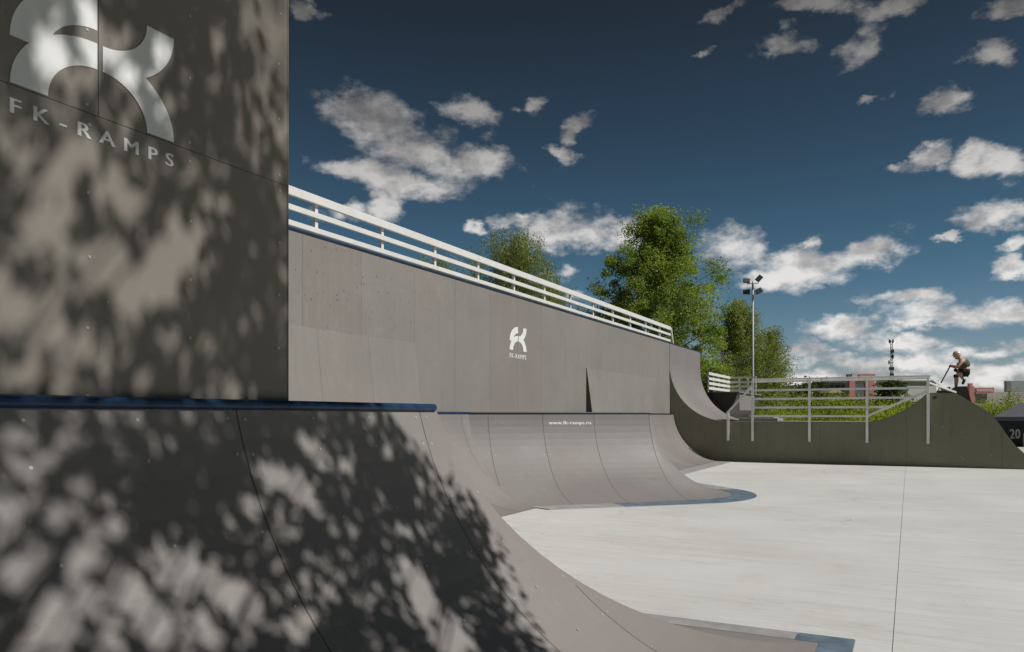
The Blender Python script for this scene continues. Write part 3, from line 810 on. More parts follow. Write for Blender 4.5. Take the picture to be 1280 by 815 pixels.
BL = [(965, 499, 48, 2.0, 'darker green bush at the left end of the hedge line behind the fence'),
      (985, 489, 52, 2.0, 'rounded green bush second from the left behind the fence'),
      (1004, 485, 55, 2.0, 'taller yellow green bush left of the second fence post'),
      (1024, 489, 50, 1.9, 'bright bush just right of the second fence post'),
      (1046, 497, 47, 1.9, 'low yellowish bush in front of the pale house'),
      (1066, 496, 50, 1.8, 'low bush below the left red pylon of the gateway'),
      (1088, 496, 49, 1.8, 'low bush below the right red pylon of the gateway'),
      (1108, 497, 47, 1.8, 'bush behind the slanted fence rail near the hump'),
      (1128, 494, 50, 1.8, 'bush partly hidden by the rising left side of the hump'),
      (1148, 491, 52, 1.6, 'rightmost bush of the hedge left of the hump top'),
      (1228, 496, 64, 1.9, 'bright bush right beside the dark kick block on the hump'),
      (1252, 492, 66, 2.0, 'bush behind the dark tent roof, under the billboard'),
      (1278, 490, 68, 2.2, 'bush at the right border above the tent roof')]
for i, (x, t, F, w, lab) in enumerate(BL): bush(x, t, F, w*(.85+.3*((i*37) % 10)/10), lab, 100+i, 5200, ('leaf_bush', 'leaf_birch', 'leaf_bush', 'leaf_poplar', 'leaf_bush')[i % 5])
# round trees by the far halls
for i, (x, t, F, w, lab) in enumerate([(1112, 476, 125, 3.0, 'dark round tree between the white hall and the red gateway'), (1020, 478, 118, 3.4, 'distant green tree left of the glass fronted hall'), (1002, 484, 110, 3.2, 'distant low tree at the left edge of the far buildings')]):
    b = P(x, HY, F); b.z = -.6; h = EYE+(HY-t)/FPX*F+.6
    make_tree('round_tree', b, h, prof_shape([(0, w*.6), (.4, w), (.8, w*.8), (1, w*.2)], .2, 70+i), 22, 4000, .4, M['leaf_dark'], M['bark'], lab, group='distant round trees', trunk_r=.2, clump=.8, low=.2, seed=80+i)

# ------------------------------------------------------------------ far buildings
def far_box(x0, x1, ytop, F, depth=14.0, zb=-.6):
    """footprint turned square to the line of sight; returns an Empty and the local size"""
    a = P(x0, ytop, F); b = P(x1, ytop, F)
    w = (b-a).length; ang = math.atan2(b.y-a.y, b.x-a.x)
    return (a.x, a.y, zb), ang, w, a.z-zb
M['white_clad'] = plain('white_cladding', (.62, .61, .60), .6, scale=.5)
M['pink_clad'] = plain('pinkish_render', (.46, .37, .34), .7, scale=.6)
M['cream'] = plain('cream_render', (.55, .45, .32), .7, scale=.6)
M['red_clad'] = plain('red_cladding', (.60, .24, .23), .6, scale=.5)  # red paled, distance haze mixed into the colour
M['dark_glass'] = plain('dark_window_glass', (.045, .06, .075), .15, scale=.7)
M['grey_clad'] = plain('grey_cladding', (.30, .32, .34), .6, scale=.5)
M['roof_dark'] = plain('dark_roof', (.09, .10, .115), .6)
# white shopping hall
loc, ang, w, h = far_box(1090, 1168, 477, 150)
e = empty('shopping_hall', loc, ang); tag(e, 'long white shopping hall with a pinkish base right of the red gateway', 'building', 'far buildings')
MB().box((0, 0, 0), (w, 18, h*.55)).build('base_wall', M['pink_clad'], e)
MB().box((-.2, -.3, h*.55), (w+.2, 18, h)).build('upper_wall', M['white_clad'], e)
MB().box((-.5, -.6, h), (w+.5, 18.2, h+.25)).build('roof', M['grey_clad'], e)
for k in range(7): MB().box((1+k*1.7, -.08, 1.2), (2.2+k*1.7, .02, 2.9)).build('window', M['dark_glass'], e)
MB().box((w*.36, -.42, h*.75), (w*.55, -.28, h*.97)).build('dark_sign_band', M['roof_dark'], e)
# glass fronted hall
loc, ang, w, h = far_box(1034, 1066, 478, 150)
e = empty('glass_hall', loc, ang); tag(e, 'dark glass fronted hall left of the red gateway', 'building', 'far buildings')
MB().box((0, 0, 0), (w, 14, h)).build('wall', M['grey_clad'], e)
for k in range(4): MB().box((.3+k*w/4, -.1, h*.25), ((k+1)*w/4-.1, .03, h*.93)).build('window', M['dark_glass'], e)
MB().prism([(-.4, h), (w*.3, h+.5), (w+.3, h+.25), (w+.3, h-.1), (-.4, h-.1)], 'y', -.4, 14).build('roof', M['roof_dark'], e, fixn=True)
# low blue grey hall further left
loc, ang, w, h = far_box(996, 1034, 481, 165)
e = empty('low_hall', loc, ang); tag(e, 'low blue grey hall leftmost among the far buildings', 'building', 'far buildings')
MB().box((0, 0, 0), (w, 12, h-.5)).build('wall', M['grey_clad'], e); MB().box((-.3, -.3, h-.5), (w+.3, 12.3, h)).build('roof', M['white_clad'], e)
for k in range(3): MB().box((.6+k*2.1, -.06, h*.3), (1.9+k*2.1, .02, h*.75)).build('window', M['dark_glass'], e)
# red gateway
loc, ang, w, h = far_box(1059, 1096, 476, 142)
e = empty('red_gateway', loc, ang); tag(e, 'red shop gateway of two pylons with red and white signs on top', 'gateway', 'far buildings')
sx = w/37.0
MB().box((3*sx, 0, 0), (10*sx, 2, h)).build('pylon', M['red_clad'], e); MB().box((27*sx, 0, 0), (34.5*sx, 2, h)).build('pylon', M['red_clad'], e)
MB().box((0, .3, h-.4), (w, 1.8, h)).build('beam', M['white_clad'], e)
s = MB().box((0, 0, h), (5.5*sx, .5, h+1.25)).build('sign_cube', M['roof_dark'], e)
mb = MB()
for a, b2 in (((.8, .2), (.8, 1.0)), ((.8, 1.0), (2.75, .5)), ((2.75, .5), (4.7, 1.0)), ((4.7, 1.0), (4.7, .2))):
    mb.bar((a[0]*sx, -.03, h+a[1]), (b2[0]*sx, -.03, h+b2[1]), .04, .16, up=(0, 1, 0))
mb.build('sign_letter', M['red_clad'], e)
MB().box((6.5*sx, .1, h), (14*sx, .4, h+1.5)).build('white_sign', M['white_clad'], e)
sg = MB().box((15*sx, 0, h), (35*sx, .5, h+1.3)).build('red_sign', M['red_clad'], e)
mb = MB(); R = random.Random(4)
xx = 16.5*sx
while xx < 33*sx:
    ww = R.uniform(.9, 1.5)*sx; mb.box((xx, -.05, h+.42), (xx+ww*.75, -.002, h+.9)); xx += ww
mb.build('sign_lettering', M['white_clad'], sg)
# cream house
loc, ang, w, h = far_box(1037, 1051, 491, 105)
e = empty('small_house', loc, ang); tag(e, 'tiny cream house half hidden by bushes below the glass hall', 'house', 'far buildings')
MB().box((0, 0, 0), (w, 4, h)).build('wall', M['cream'], e); MB().prism([(-.2, h), (w+.2, h), (w-.2, h+.35), (.2, h+.35)], 'y', -.2, 4.2).build('roof', M['cream'], e, fixn=True)
MB().box((w*.55, -.05, h*.4), (w*.8, .02, h*.8)).build('window', M['dark_glass'], e)
# right: red store
loc, ang, w, h = far_box(1200, 1300, 490, 150)
e = empty('long_store', loc, ang); tag(e, 'long pale store with red entrance block right of the rider', 'building', 'far buildings')
MB().box((0, 0, 0), (w, 16, h)).build('wall', plain('pale_store_wall', (.50, .44, .45), .6, scale=.4), e)
q = w/100.0
rb = MB().box((9.5*q, -.6, 0), (16*q, .3, h+1.1)).build('entrance_block', M['red_clad'], e)
MB().box((10*q, -.5, h+1.1), (14*q, .2, h+1.7)).build('roof_sign', M['red_clad'], e)
s2 = MB().box((17*q, -.7, h-.3), (40*q, -.4, h+.85)).build('red_sign', M['red_clad'], e)
mb = MB(); xx = 18.5*q
while xx < 38*q:
    ww = R.uniform(1.0, 1.8)*q; mb.box((xx, -.75, h+.05), (xx+ww*.72, -.702, h+.5)); xx += ww
mb.build('sign_lettering', M['white_clad'], s2)
for k in range(6): MB().box((20*q+k*2.2, -.06, .9), (21*q+k*2.2+.7, .02, 2.6)).build('window', M['dark_glass'], e)
# billboard
loc, ang, w, h = far_box(1257, 1292, 476, 120)
e = empty('billboard', loc, ang); tag(e, 'grey billboard on posts at the right border above the bushes', 'billboard')
MB().box((0, 0, h-1.75), (w, .35, h)).build('panel', plain('billboard_face', (.33, .35, .36), .6, scale=.8), e)
MB().box((.1, -.03, h-1.65), (w*.2, -.002, h-.1)).build('poster', plain('billboard_poster', (.22, .20, .22), .6, scale=2), e)
for xx in (w*.2, w*.8): MB().box((xx-.1, .36, 0), (xx+.1, .56, h-.1)).build('post', M['steel_grey'], e)

# lattice mast
b = P(1114, 519, 380); b.z = -.6
tw = empty('radio_mast', b); tag(tw, 'thin dark radio mast with antennas rising behind the white hall', 'radio mast')
HT = EYE + (HY-425)/FPX*380 + .6
mb = MB(); wv = .55
for i in range(3):
    a = i*2.094; mb.bar((math.cos(a)*wv, math.sin(a)*wv, 0), (math.cos(a)*wv, math.sin(a)*wv, HT), .22, .22)
nseg = 26
for s_ in range(nseg):
    z0 = HT*s_/nseg; z1 = HT*(s_+1)/nseg
    for i in range(3):
        a = i*2.094; c_ = ((i+1) % 3)*2.094
        mb.bar((math.cos(a)*wv, math.sin(a)*wv, z0), (math.cos(c_)*wv, math.sin(c_)*wv, z1), .13, .13)
mb.build('lattice', M['roof_dark'], tw)
R = random.Random(8)
for f in (.50, .56, .64, .72, .79, .86, .985):
    mb = MB()
    for i in range(3):
        a = R.uniform(0, 6.28); mb.box((math.cos(a)*1.0-.3, math.sin(a)*1.0-.3, HT*f-.9), (math.cos(a)*1.0+.3, math.sin(a)*1.0+.3, HT*f+.9))
    mb.bar((-1.3, 0, HT*f), (1.3, 0, HT*f), .16, .16)
    mb.build('antenna', M['roof_dark'], tw)

# ------------------------------------------------------------------ tent
TR = TH - math.radians(32.4); W = 56*.0462
tc = P(1244, 519, 52) + Vector((math.cos(TR)*W - math.sin(TR)*W, math.sin(TR)*W + math.cos(TR)*W, 0))
tent = empty('event_tent', (tc.x, tc.y, -.6), TR); tag(tent, 'dark navy event tent with white numbers on its wall', 'tent')
M['navy'] = plain('navy_canvas', (.012, .016, .032), .7, scale=2)
M['navy_roof'] = plain('grey_navy_canvas', (.10, .10, .13), .6, scale=2)
px2m = 52/FPX
hx = 55*px2m
ez = (EYE-2*px2m)+.6; pz = EYE + 21*px2m + .6
mb = MB(); hpx = .0462
eav = [(-W-.12, -W-.12, ez), (W+.12, -W-.12, ez), (W+.12, W+.12, ez), (-W-.12, W+.12, ez)]
# slightly sagging pyramid roof
mid = [(p[0]*.5, p[1]*.5, ez+(pz-ez)*.62) for p in eav]
mb.add(eav+mid+[(0, 0, pz)], [(0,1,5,4),(1,2,6,5),(2,3,7,6),(3,0,4,7),(4,5,8),(5,6,8),(6,7,8),(7,4,8)])
vb = [(p[0], p[1], ez-.28) for p in eav]
mb.add(eav+vb, [(0,4,5,1),(1,5,6,2),(2,6,7,3),(3,7,4,0)])
mb.build('roof', M['navy_roof'], tent)
# print lies just above the front roof slope
def roofz(y): 
    t_ = (W+.12+y)/((W+.12)*.5); return ez + (pz-ez)*.62*t_
rp = MB(); ya, yb = -W*.86, -W*.66; rp.add([(-.75, ya, roofz(ya)+.012), (.5, ya, roofz(ya)+.012), (.4, yb, roofz(yb)+.012), (-.6, yb, roofz(yb)+.012)], [(0, 1, 2, 3)]); rp.build('roof_print', M['white_clad'], tent)
mb = MB(); mb.box((-W, -W, 0), (W, -W+.03, ez-.02)); mb.box((-W, -W+.03, 0), (-W+.03, W, ez-.02)); mb.box((-W+.03, W-.03, 0), (W, W, ez-.02)); wl = mb.build('wall_sheets', M['navy'], tent)
for sx_, sy_ in ((-1, -1), (1, -1), (1, 1), (-1, 1)):
    MB().box((sx_*W-.04+.0, sy_*(W+.05)-.04, 0), (sx_*W+.04, sy_*(W+.05)+.04, ez)).build('pole', M['steel_grey'], tent)
vs, fs = text_mesh('20', 1.0, 1.05, .06); vs = fit(vs, 13*hpx, 12*px2m)
xs = (1262-1300)*hpx; zs = EYE - (548-519)*px2m + .6
MB().add([(xs+x, -W-.012-.001*q, zs+y) for x, y, q in vs], fs).build('number', plain('grey_print', (.5, .49, .51), .6), tent)
mb = MB(); mb.prism([(xs+16*hpx, zs-.5), (xs+24*hpx, zs-.7), (xs+24*hpx, zs+.6), (xs+20*hpx, zs+.62), (xs+16.5*hpx, zs+.3)], 'y', -W-.02, -W-.008); mb.build('wall_print', M['white_clad'], tent, fixn=True)

# ------------------------------------------------------------------ rider
def skin_mesh(verts, edges, radii, sub=2, root=0):
    me = D.meshes.new('body_skeleton'); me.from_pydata(verts, edges, [])
    ob_ = D.objects.new('body_skeleton', me); COL.objects.link(ob_)
    sm = ob_.modifiers.new('skin', 'SKIN'); sm.use_smooth_shade = True
    if not me.skin_vertices: me.skin_vertices.new()
    for i, r in enumerate(radii):
        me.skin_vertices[0].data[i].radius = (r, r) if not hasattr(r, '__len__') else r
        me.skin_vertices[0].data[i].use_root = (i == root)
    ss = ob_.modifiers.new('sub', 'SUBSURF'); ss.levels = sub; ss.render_levels = sub
    dg = bpy.context.evaluated_depsgraph_get(); dg.update()
    out = D.meshes.new_from_object(ob_.evaluated_get(dg))
    D.objects.remove(ob_); D.meshes.remove(me)
    for p in out.polygons: p.use_smooth = True
    return out
def skin_obj(name, chain, radii, mat, parent, sub=2):
    me = skin_mesh([tuple(c) for c in chain], [(i, i+1) for i in range(len(chain)-1)], radii, sub)
    me.name = name; me.materials.clear(); me.materials.append(mat)
    return link(name, me, parent)
YRD = 27.4
per = empty('person', (1.0, YRD, 2.222)); tag(per, 'rider in white cap, dark vest, black shorts and knee pads crouching on a kick scooter', 'person')
def L(x, y, dy=0.0):
    p = PY(x, y, YRD); return Vector((p.x-1.0, dy, p.z-2.222))
M['skin'] = plain('tanned_skin', (.50, .29, .21), .55, scale=12)
M['vest'] = plain('dark_olive_vest', (.085, .085, .06), .8, scale=8)
M['black'] = plain('black_cloth', (.012, .012, .013), .8, scale=8)
M['cap'] = plain('pale_helmet', (.62, .52, .52), .35, scale=8)
M['shoe'] = plain('black_shoe', (.02, .02, .02), .6)
pel = L(1206.5, 464.5); chest = L(1204, 455); neck = L(1200.5, 449.5); hd = L(1196.3, 443.8)
V = []; E = []; RR = []
def vtx(p, r): V.append(tuple(p)); RR.append(r); return len(V)-1
def ed(a, b): E.append((a, b))
p_ = vtx(pel, (.115, .14)); w_ = vtx(L(1206, 460), (.105, .14)); c_ = vtx(chest, (.115, .16)); s_ = vtx(L(1202, 451.5), (.09, .13)); n_ = vtx(neck, .058); h0 = vtx(L(1198.6, 446.8), .062)
ed(p_, w_); ed(w_, c_); ed(c_, s_); ed(s_, n_); ed(n_, h0)
hand_pts = []
for sgn in (-1, 1):
    sh = vtx(L(1202, 452, .19*sgn), .062); el = vtx(L(1196.5, 459, .26*sgn), .046); wrh = vtx(L(1190, 457.6, .20*sgn), .032); hnd = vtx(L(1188.4, 457.2, .19*sgn), .034)
    ed(s_, sh); ed(sh, el); ed(el, wrh); ed(wrh, hnd); hand_pts.append(L(1188.4, 457.2, .19*sgn))
# standing leg (near side) and lifted leg (far side)
hp = vtx(pel+Vector((0, -.1, -.03)), .1); kn = vtx(L(1195.2, 470, -.12), .066); cf = vtx(L(1195.2, 476, -.12), .062); an = vtx(L(1194.6, 485.5, -.1), .038); ft = vtx(L(1193.2, 488.4, -.1), .04)
ed(p_, hp); ed(hp, kn); ed(kn, cf); ed(cf, an); ed(an, ft)
hp2 = vtx(pel+Vector((0, .1, -.02)), .1); kn2 = vtx(L(1195.4, 462.4, .13), .068); cf2 = vtx(L(1199.8, 467, .13), .06); an2 = vtx(L(1204.6, 474.5, .13), .038)
ed(p_, hp2); ed(hp2, kn2); ed(kn2, cf2); ed(cf2, an2)
me = skin_mesh(V, E, RR, 2, 0)
# head: ellipsoid with brow, nose, chin, ears merged into the body mesh
bm = bmesh.new(); bm.from_mesh(me)
tilt = Matrix.Rotation(math.radians(-22), 4, 'Y')
def blob(c, r, seg=14):
    r_ = bmesh.ops.create_uvsphere(bm, u_segments=seg, v_segments=seg-4, radius=1.0)
    Mx = Matrix.Translation(c) @ tilt @ Matrix.Diagonal((*r, 1))
    bmesh.ops.transform(bm, matrix=Mx, verts=r_['verts'])
def hdp(x, y, z): return hd + (tilt.to_3x3() @ Vector((x, y, z)))
blob(hd, (.098, .078, .118)); blob(hdp(-.035, 0, -.075), (.062, .052, .055)); blob(hdp(-.105, 0, -.02), (.022, .014, .022), 8)
for sg in (-1, 1): blob(hdp(.012, sg*.08, -.01), (.022, .012, .032), 8)
blob(hdp(-.088, 0, -.062), (.014, .026, .008), 8)
# fingers closed round the grip
for hp3 in hand_pts:
    for k_ in range(4):
        blob(hp3+Vector((-.022, -.03+.02*k_, .016)), (.018, .0095, .013), 8); blob(hp3+Vector((-.034, -.03+.02*k_, -.006-.002*k_)), (.012, .009, .018), 8)
    blob(hp3+Vector((-.005, .04, -.018)), (.026, .011, .012), 8)
bm.to_mesh(me); bm.free()
for p in me.polygons: p.use_smooth = True
me.materials.clear(); me.materials.append(M['skin']); me.name = 'body'
link('body', me, per)
for sg in (-1, 1): MB().disc(hdp(-.094, sg*.032, .012), tilt.to_3x3() @ Vector((-1, sg*.3, 0)), .012, 8).build('eye', M['black'], per)
# helmet: upper dome with a peak
bm = bmesh.new(); bmesh.ops.create_uvsphere(bm, u_segments=18, v_segments=12, radius=1)
bmesh.ops.delete(bm, geom=[v for v in bm.verts if v.co.z < .12], context='VERTS')
bmesh.ops.transform(bm, matrix=Matrix.Translation(hd) @ tilt @ Matrix.Diagonal((.12, .1, .14, 1)), verts=bm.verts)
me = D.meshes.new('helmet'); bm.to_mesh(me); bm.free(); me.materials.append(M['cap']); hm = link('helmet', me, per)
sd = hm.modifiers.new('sol', 'SOLIDIFY'); sd.thickness = .012
MB().prism([(-.10, -.07), (-.17, -.05), (-.17, .05), (-.10, .07)], 'z', -.006, .006).build('peak', M['black'], per).matrix_local = Matrix.Translation(hdp(0, 0, .03)) @ tilt
skin_obj('vest', [L(1206.2, 461.5), chest, L(1202.4, 452.2), L(1201.4, 450.6)], [(.16, .2), (.165, .21), (.13, .19), (.08, .12)], M['vest'], per)
V2 = [tuple(L(1206, 462)), tuple(pel), tuple(pel+Vector((0, -.1, -.03))), tuple(L(1199.5, 467.5, -.12)), tuple(pel+Vector((0, .1, -.02))), tuple(L(1199.8, 463.2, .13))]
me = skin_mesh(V2, [(0, 1), (1, 2), (2, 3), (1, 4), (4, 5)], [(.15, .19), (.185, .22), .15, .12, .15, .12], 2); me.materials.clear(); me.materials.append(M['black']); me.name = 'shorts'; link('shorts', me, per)
skin_obj('knee_pad', [L(1195.6, 468, -.12), L(1194.8, 470.3, -.12), L(1195, 473.2, -.12)], [.078, .088, .076], M['black'], per)
skin_obj('knee_pad', [L(1197, 461.8, .13), L(1194.8, 462.3, .13), L(1196.2, 464.5, .13)], [.076, .09, .078], M['black'], per)
skin_obj('shoe', [L(1196.6, 488.6, -.1), L(1194, 488.7, -.1), L(1190.2, 489.6, -.1)], [.045, .05, .036], M['shoe'], per)
skin_obj('shoe', [L(1206.4, 473.2, .13), L(1205.2, 476.2, .13), L(1203.2, 480.6, .13)], [.044, .05, .036], M['shoe'], per)
# scooter
sco = empty('kick_scooter', (1.0, YRD, 2.222)); tag(sco, 'dark kick scooter held by the crouching rider on the hump top', 'scooter')
g0 = L(1188, 457.2); g1 = L(1174.8, 481)
MB().tube([g0, g1], .02, 8).build('steering_tube', M['plate_blue'], sco, smooth=True)
MB().tube([g0+Vector((0, -.3, 0)), g0, g0+Vector((0, .3, 0))], .017, 8).build('handlebar', M['black'], sco, smooth=True)
fw = Vector((g1.x-.04, 0, .06)); rw = Vector((L(1199.5, 490).x, 0, .06))
for c0 in (fw, rw):
    mb = MB(); mb.tube([(c0.x, -.014, c0.z), (c0.x, .014, c0.z)], .057, 18); wh = mb.build('wheel', M['black'], sco)
    MB().tube([(c0.x, -.017, c0.z), (c0.x, .017, c0.z)], .028, 12).build('rim', M['steel_grey'], wh)
MB().bar(g1+Vector((.0, 0, .05)), fw, .03, .05, up=(0, 1, 0)).build('fork', M['steel_grey'], sco)
MB().prism([(g1.x+.05, .10), (rw.x-.02, .085), (rw.x-.02, .105), (g1.x+.08, .125), (g1.x+.0, .22), (g1.x-.03, .21)], 'y', -.055, .055).build('foot_deck', M['steel_grey'], sco, fixn=True)

# ------------------------------------------------------------------ the tree out on the right whose shadow falls on the near ramp
set_profile(2.08, .05)
E1 = Vector((-SUN.y, SUN.x, 0)).normalized()
E2 = SUN.cross(E1)
if E2.z < 0: E2 = -E2
if E1.y < 0: E1 = -E1
def hit_near(x, y):
    """where the line of sight meets the tall panel or the near quarter pipe"""
    if y < 498 and x < 358: return PX(x, y, XP)
    k = (x-CX)/FPX; m = (HY-y)/FPX
    for F in np.arange(.8, 9, .01):
        X = k*F*CT-F*ST; z = EYE+m*F
        if X <= -2.4: return Vector((X, F*CT+k*F*ST, z))
        s = X+2.4
        if s >= RUN: zs = 0
        else: zs = RAD*(1-math.cos(math.asin(min(1, (RUN-s)/RAD))))
        if z <= zs: return Vector((X, F*CT+k*F*ST, z))
    return Vector((0, 0, 0))
def ab(p): return p.dot(E1), p.dot(E2)
edge = [(255, -160), (272, -40), (288, 40), (310, 110), (350, 160), (364, 260), (368, 400), (372, 490), (468, 520), (500, 545), (545, 590), (575, 640), (612, 690), (640, 725), (632, 760), (655, 800), (700, 860), (760, 930)]
ea = []
for x, y in edge:
    p = PX(x, y, XP) if y < 498 else hit_near(x, y)
    ea.append(ab(p))
ea.sort(key=lambda q: q[1]); eb = [q[1] for q in ea]; eaa = [q[0] for q in ea]
gaps_px = [(140, 330, 42), (165, 372, 32), (200, 345, 30), (225, 300, 30), (215, 335, 22), (100, 425, 28), (62, 392, 26), (20, 375, 22), (150, 228, 26), (62, 270, 20), (285, 480, 20), (185, 472, 15), (128, 462, 14), (70, 215, 16), (272, 250, 12), (305, 405, 12), (95, 165, 20), (60, 60, 26), (118, 22, 22), (150, 75, 22), (195, 100, 14), (205, 60, 16),
           (180, 532, 20), (338, 590, 26), (368, 612, 34), (388, 560, 26), (95, 612, 14), (130, 630, 14), (112, 668, 17), (235, 702, 36), (300, 748, 38), (265, 725, 25), (60, 775, 44), (100, 750, 28), (30, 735, 24), (150, 742, 22), (350, 705, 14), (410, 742, 24), (385, 765, 18), (505, 705, 22), (530, 745, 34), (560, 795, 46), (475, 620, 14), (430, 575, 18), (315, 655, 14), (280, 640, 14), (15, 540, 16), (480, 560, 12), (440, 660, 12), (200, 790, 20)]
_R = random.Random(55)
gaps_px += [(30, 285, 20), (90, 480, 16), (40, 470, 14), (240, 205, 13), (210, 425, 12), (255, 330, 10), (240, 440, 10)]
for _ in range(26):
    x_, y_ = _R.uniform(0, 355), _R.uniform(0, 500)
    gaps_px.append((x_, y_, _R.uniform(6, 12)))
for _ in range(22):
    x_, y_ = _R.uniform(0, 620), _R.uniform(520, 815)
    gaps_px.append((x_, y_, _R.uniform(6, 13)))
gaps = []
for x, y, r in gaps_px:
    p = hit_near(x, y); dd = (p-Vector((0, 0, EYE))).length
    a_, b_ = ab(p); gaps.append((a_, b_, r*dd/FPX*(.84 if (y < 498 and x < 358) else (1.0 if x > 480 else .92))))
gA = np.array(gaps)
shade = empty('shade_tree', (5.6, -1.4, -.02)); tag(shade, 'large leafy tree beside the camera whose dappled shadow covers the near ramp', 'tree')
R = random.Random(77)
base0 = Vector((5.6, -1.4, 0))
mb = MB()
trunk = [(0, 0, 0), (.05, .1, 2.5), (-.1, .25, 5), (-.25, .5, 7.5), (-.35, .8, 10), (-.4, 1.0, 12.5), (-.4, 1.1, 14.5)]
mb.tube(trunk, [.3, .24, .2, .165, .12, .07, .02], 10)
C = []; T = []
ncl = 0
S9 = 6.4
amax = max(eaa)
cl_pts = []
while ncl < 930:
    b_ = R.uniform(min(eb)-.3, max(eb)+1.2)
    lim = float(np.interp(b_, eb, eaa)) + (.13*math.sin(b_*7.3)+.10*math.sin(b_*13.1+1)+.06*math.sin(b_*29) if b_ < 2.9 else 0)
    a_ = lim - abs(R.gauss(0, 1))*1.2 - .08 if R.random() < .36 else R.uniform(-.2, lim)
    if a_ > lim or a_ < -.6: continue
    g = ((gA[:, 0]-a_)**2+(gA[:, 1]-b_)**2) < (gA[:, 2]+.02)**2
    if g.any(): continue
    # lift the clump along the sunbeam to crown height
    sD = S9 + R.gauss(0, .7)
    p = E1*a_ + E2*b_; p = p + SUN*sD - SUN*(p.dot(SUN)) ; p = p - base0
    cl_pts.append(p); ncl += 1
    k_ = R.randint(24, 48); rr = R.uniform(.09, .25)
    o_ = rng.normal(size=(k_, 3))*np.array([rr, rr, rr*.9])*.75
    q = o_ + np.array(p)
    w_ = q + np.array(base0)
    A_ = w_ @ np.array(E1); B_ = w_ @ np.array(E2)
    keep = np.ones(k_, bool)
    for ga, gb, gr in gaps: keep &= ((A_-ga)**2+(B_-gb)**2 > (gr*rng.uniform(.55, 1.1, size=k_))**2)
    keep &= A_ < np.interp(B_, eb, eaa)+.22
    q = q[keep]
    C.append(q); T.append(np.clip(R.uniform(.2, .8)+rng.normal(size=len(q))*.15, 0, 1))
# thin outer sprays higher up, a half shade at the panel's upper corner
n_ = 2600
cor = [ab(PX(x, y, XP)) for x, y in ((265, -60), (380, -60), (380, 185), (265, 185))]
a0_ = min(c[0] for c in cor); a1_ = max(c[0] for c in cor); b0_ = min(c[1] for c in cor); b1_ = max(c[1] for c in cor)
q = []
for i in range(16):
    a_, b_ = R.uniform(a0_, a1_), R.uniform(b0_, b1_)
    p = E1*a_ + E2*b_; p = p + SUN*(14+R.gauss(0, .8)) - SUN*(p.dot(SUN)); p = p - base0
    q.append(rng.normal(size=(13, 3))*.13+np.array(p)); cl_pts.append(p)
C.append(np.concatenate(q)); T.append(rng.uniform(.2, .8, size=16*13))
# limbs reach the clumps
tv = [Vector(t_) for t_ in trunk]
for i, p in enumerate(cl_pts[::4]):
    zz_ = max(3.0, p.z-1.5-R.random()*1.5); 
    j = min(int(zz_/2.5), 5); st = tv[j].lerp(tv[j+1], min(1, (zz_-tv[j].z)/2.5)) if zz_ > 0 else tv[0]
    m_ = st.lerp(p, .55)+Vector((0, 0, .35))
    mb.tube([st, st.lerp(m_, .5), m_, p], [.03, .022, .015, .004], 4, cap=False)
# the rest of the crown, away from the ramp's beams
for i in range(220):
    a = R.uniform(0, 6.28); rr = math.sqrt(R.random())*3.6
    p = np.array([math.cos(a)*rr+.6, math.sin(a)*rr-1.8, R.uniform(5.5, 14)])
    w_ = p+np.array(base0); A_ = float(w_ @ np.array(E1)); B_ = float(w_ @ np.array(E2))
    if A_ > .2: continue
    C.append(rng.normal(size=(40, 3))*.4+p); T.append(rng.uniform(.2, .9, size=40))
mb.build('trunk', M['bark'], shade, smooth=True)
leaf_mesh('crown', np.concatenate(C), .095, np.concatenate(T), M['leaf_dark'], shade, .2, .62)

# ------------------------------------------------------------------ light and sky
sun = D.lights.new('sun', 'SUN'); sun.energy = 4.4; sun.angle = math.radians(.48); sun.color = (1.0, .97, .925)
so = D.objects.new('sun', sun); COL.objects.link(so)
so.rotation_euler = (-SUN).to_track_quat('-Z', 'Y').to_euler(); so.location = (20, 5, 30)

W_ = D.worlds.new('World'); SC.world = W_; W_.use_nodes = True
t = NT(W_.node_tree); bg = W_.node_tree.nodes['Background']
sky = t.n('ShaderNodeTexSky'); sky.sky_type = 'NISHITA'; sky.sun_disc = False
sky.sun_elevation = SUN_EL; sky.sun_rotation = math.radians(90) - SUN_AZ
sky.air_density = 1.0; sky.dust_density = .15; sky.ozone_density = 2.0
vec = t.n('ShaderNodeTexCoord').outputs['Generated']
sp = t.n('ShaderNodeSeparateXYZ'); t.l(vec, sp.inputs[0])
dx, dy, dz = sp.outputs
az = t.math('ARCTAN2', dx, dy)                       # 0 along +Y
hor = t.math('SQRT', t.math('ADD', t.math('MULTIPLY', dx, dx), t.math('MULTIPLY', dy, dy)))
el = t.math('ARCTAN2', dz, hor)
cmb = t.n('ShaderNodeCombineXYZ'); t.l(az, cmb.inputs[0]); t.l(el, cmb.inputs[1])
pos = cmb.outputs[0]
nz = t.n('ShaderNodeTexNoise'); nz.inputs['Scale'].default_value = 11; nz.inputs['Detail'].default_value = 5; nz.inputs['Roughness'].default_value = .6
t.l(t.mapping(pos, scale=(1, 1.7, 1)), nz.inputs['Vector'])
sub = t.n('ShaderNodeVectorMath', operation='SUBTRACT'); t.l(nz.outputs['Color'], sub.inputs[0]); sub.inputs[1].default_value = (.5, .5, .5)
scl = t.n('ShaderNodeVectorMath', operation='MULTIPLY'); t.l(sub.outputs[0], scl.inputs[0]); scl.inputs[1].default_value = (.085, .045, 0)
ad = t.n('ShaderNodeVectorMath', operation='ADD'); t.l(pos, ad.inputs[0]); t.l(scl.outputs[0], ad.inputs[1])
nz2 = t.n('ShaderNodeTexNoise'); nz2.inputs['Scale'].default_value = 34; nz2.inputs['Detail'].default_value = 6; nz2.inputs['Roughness'].default_value = .62
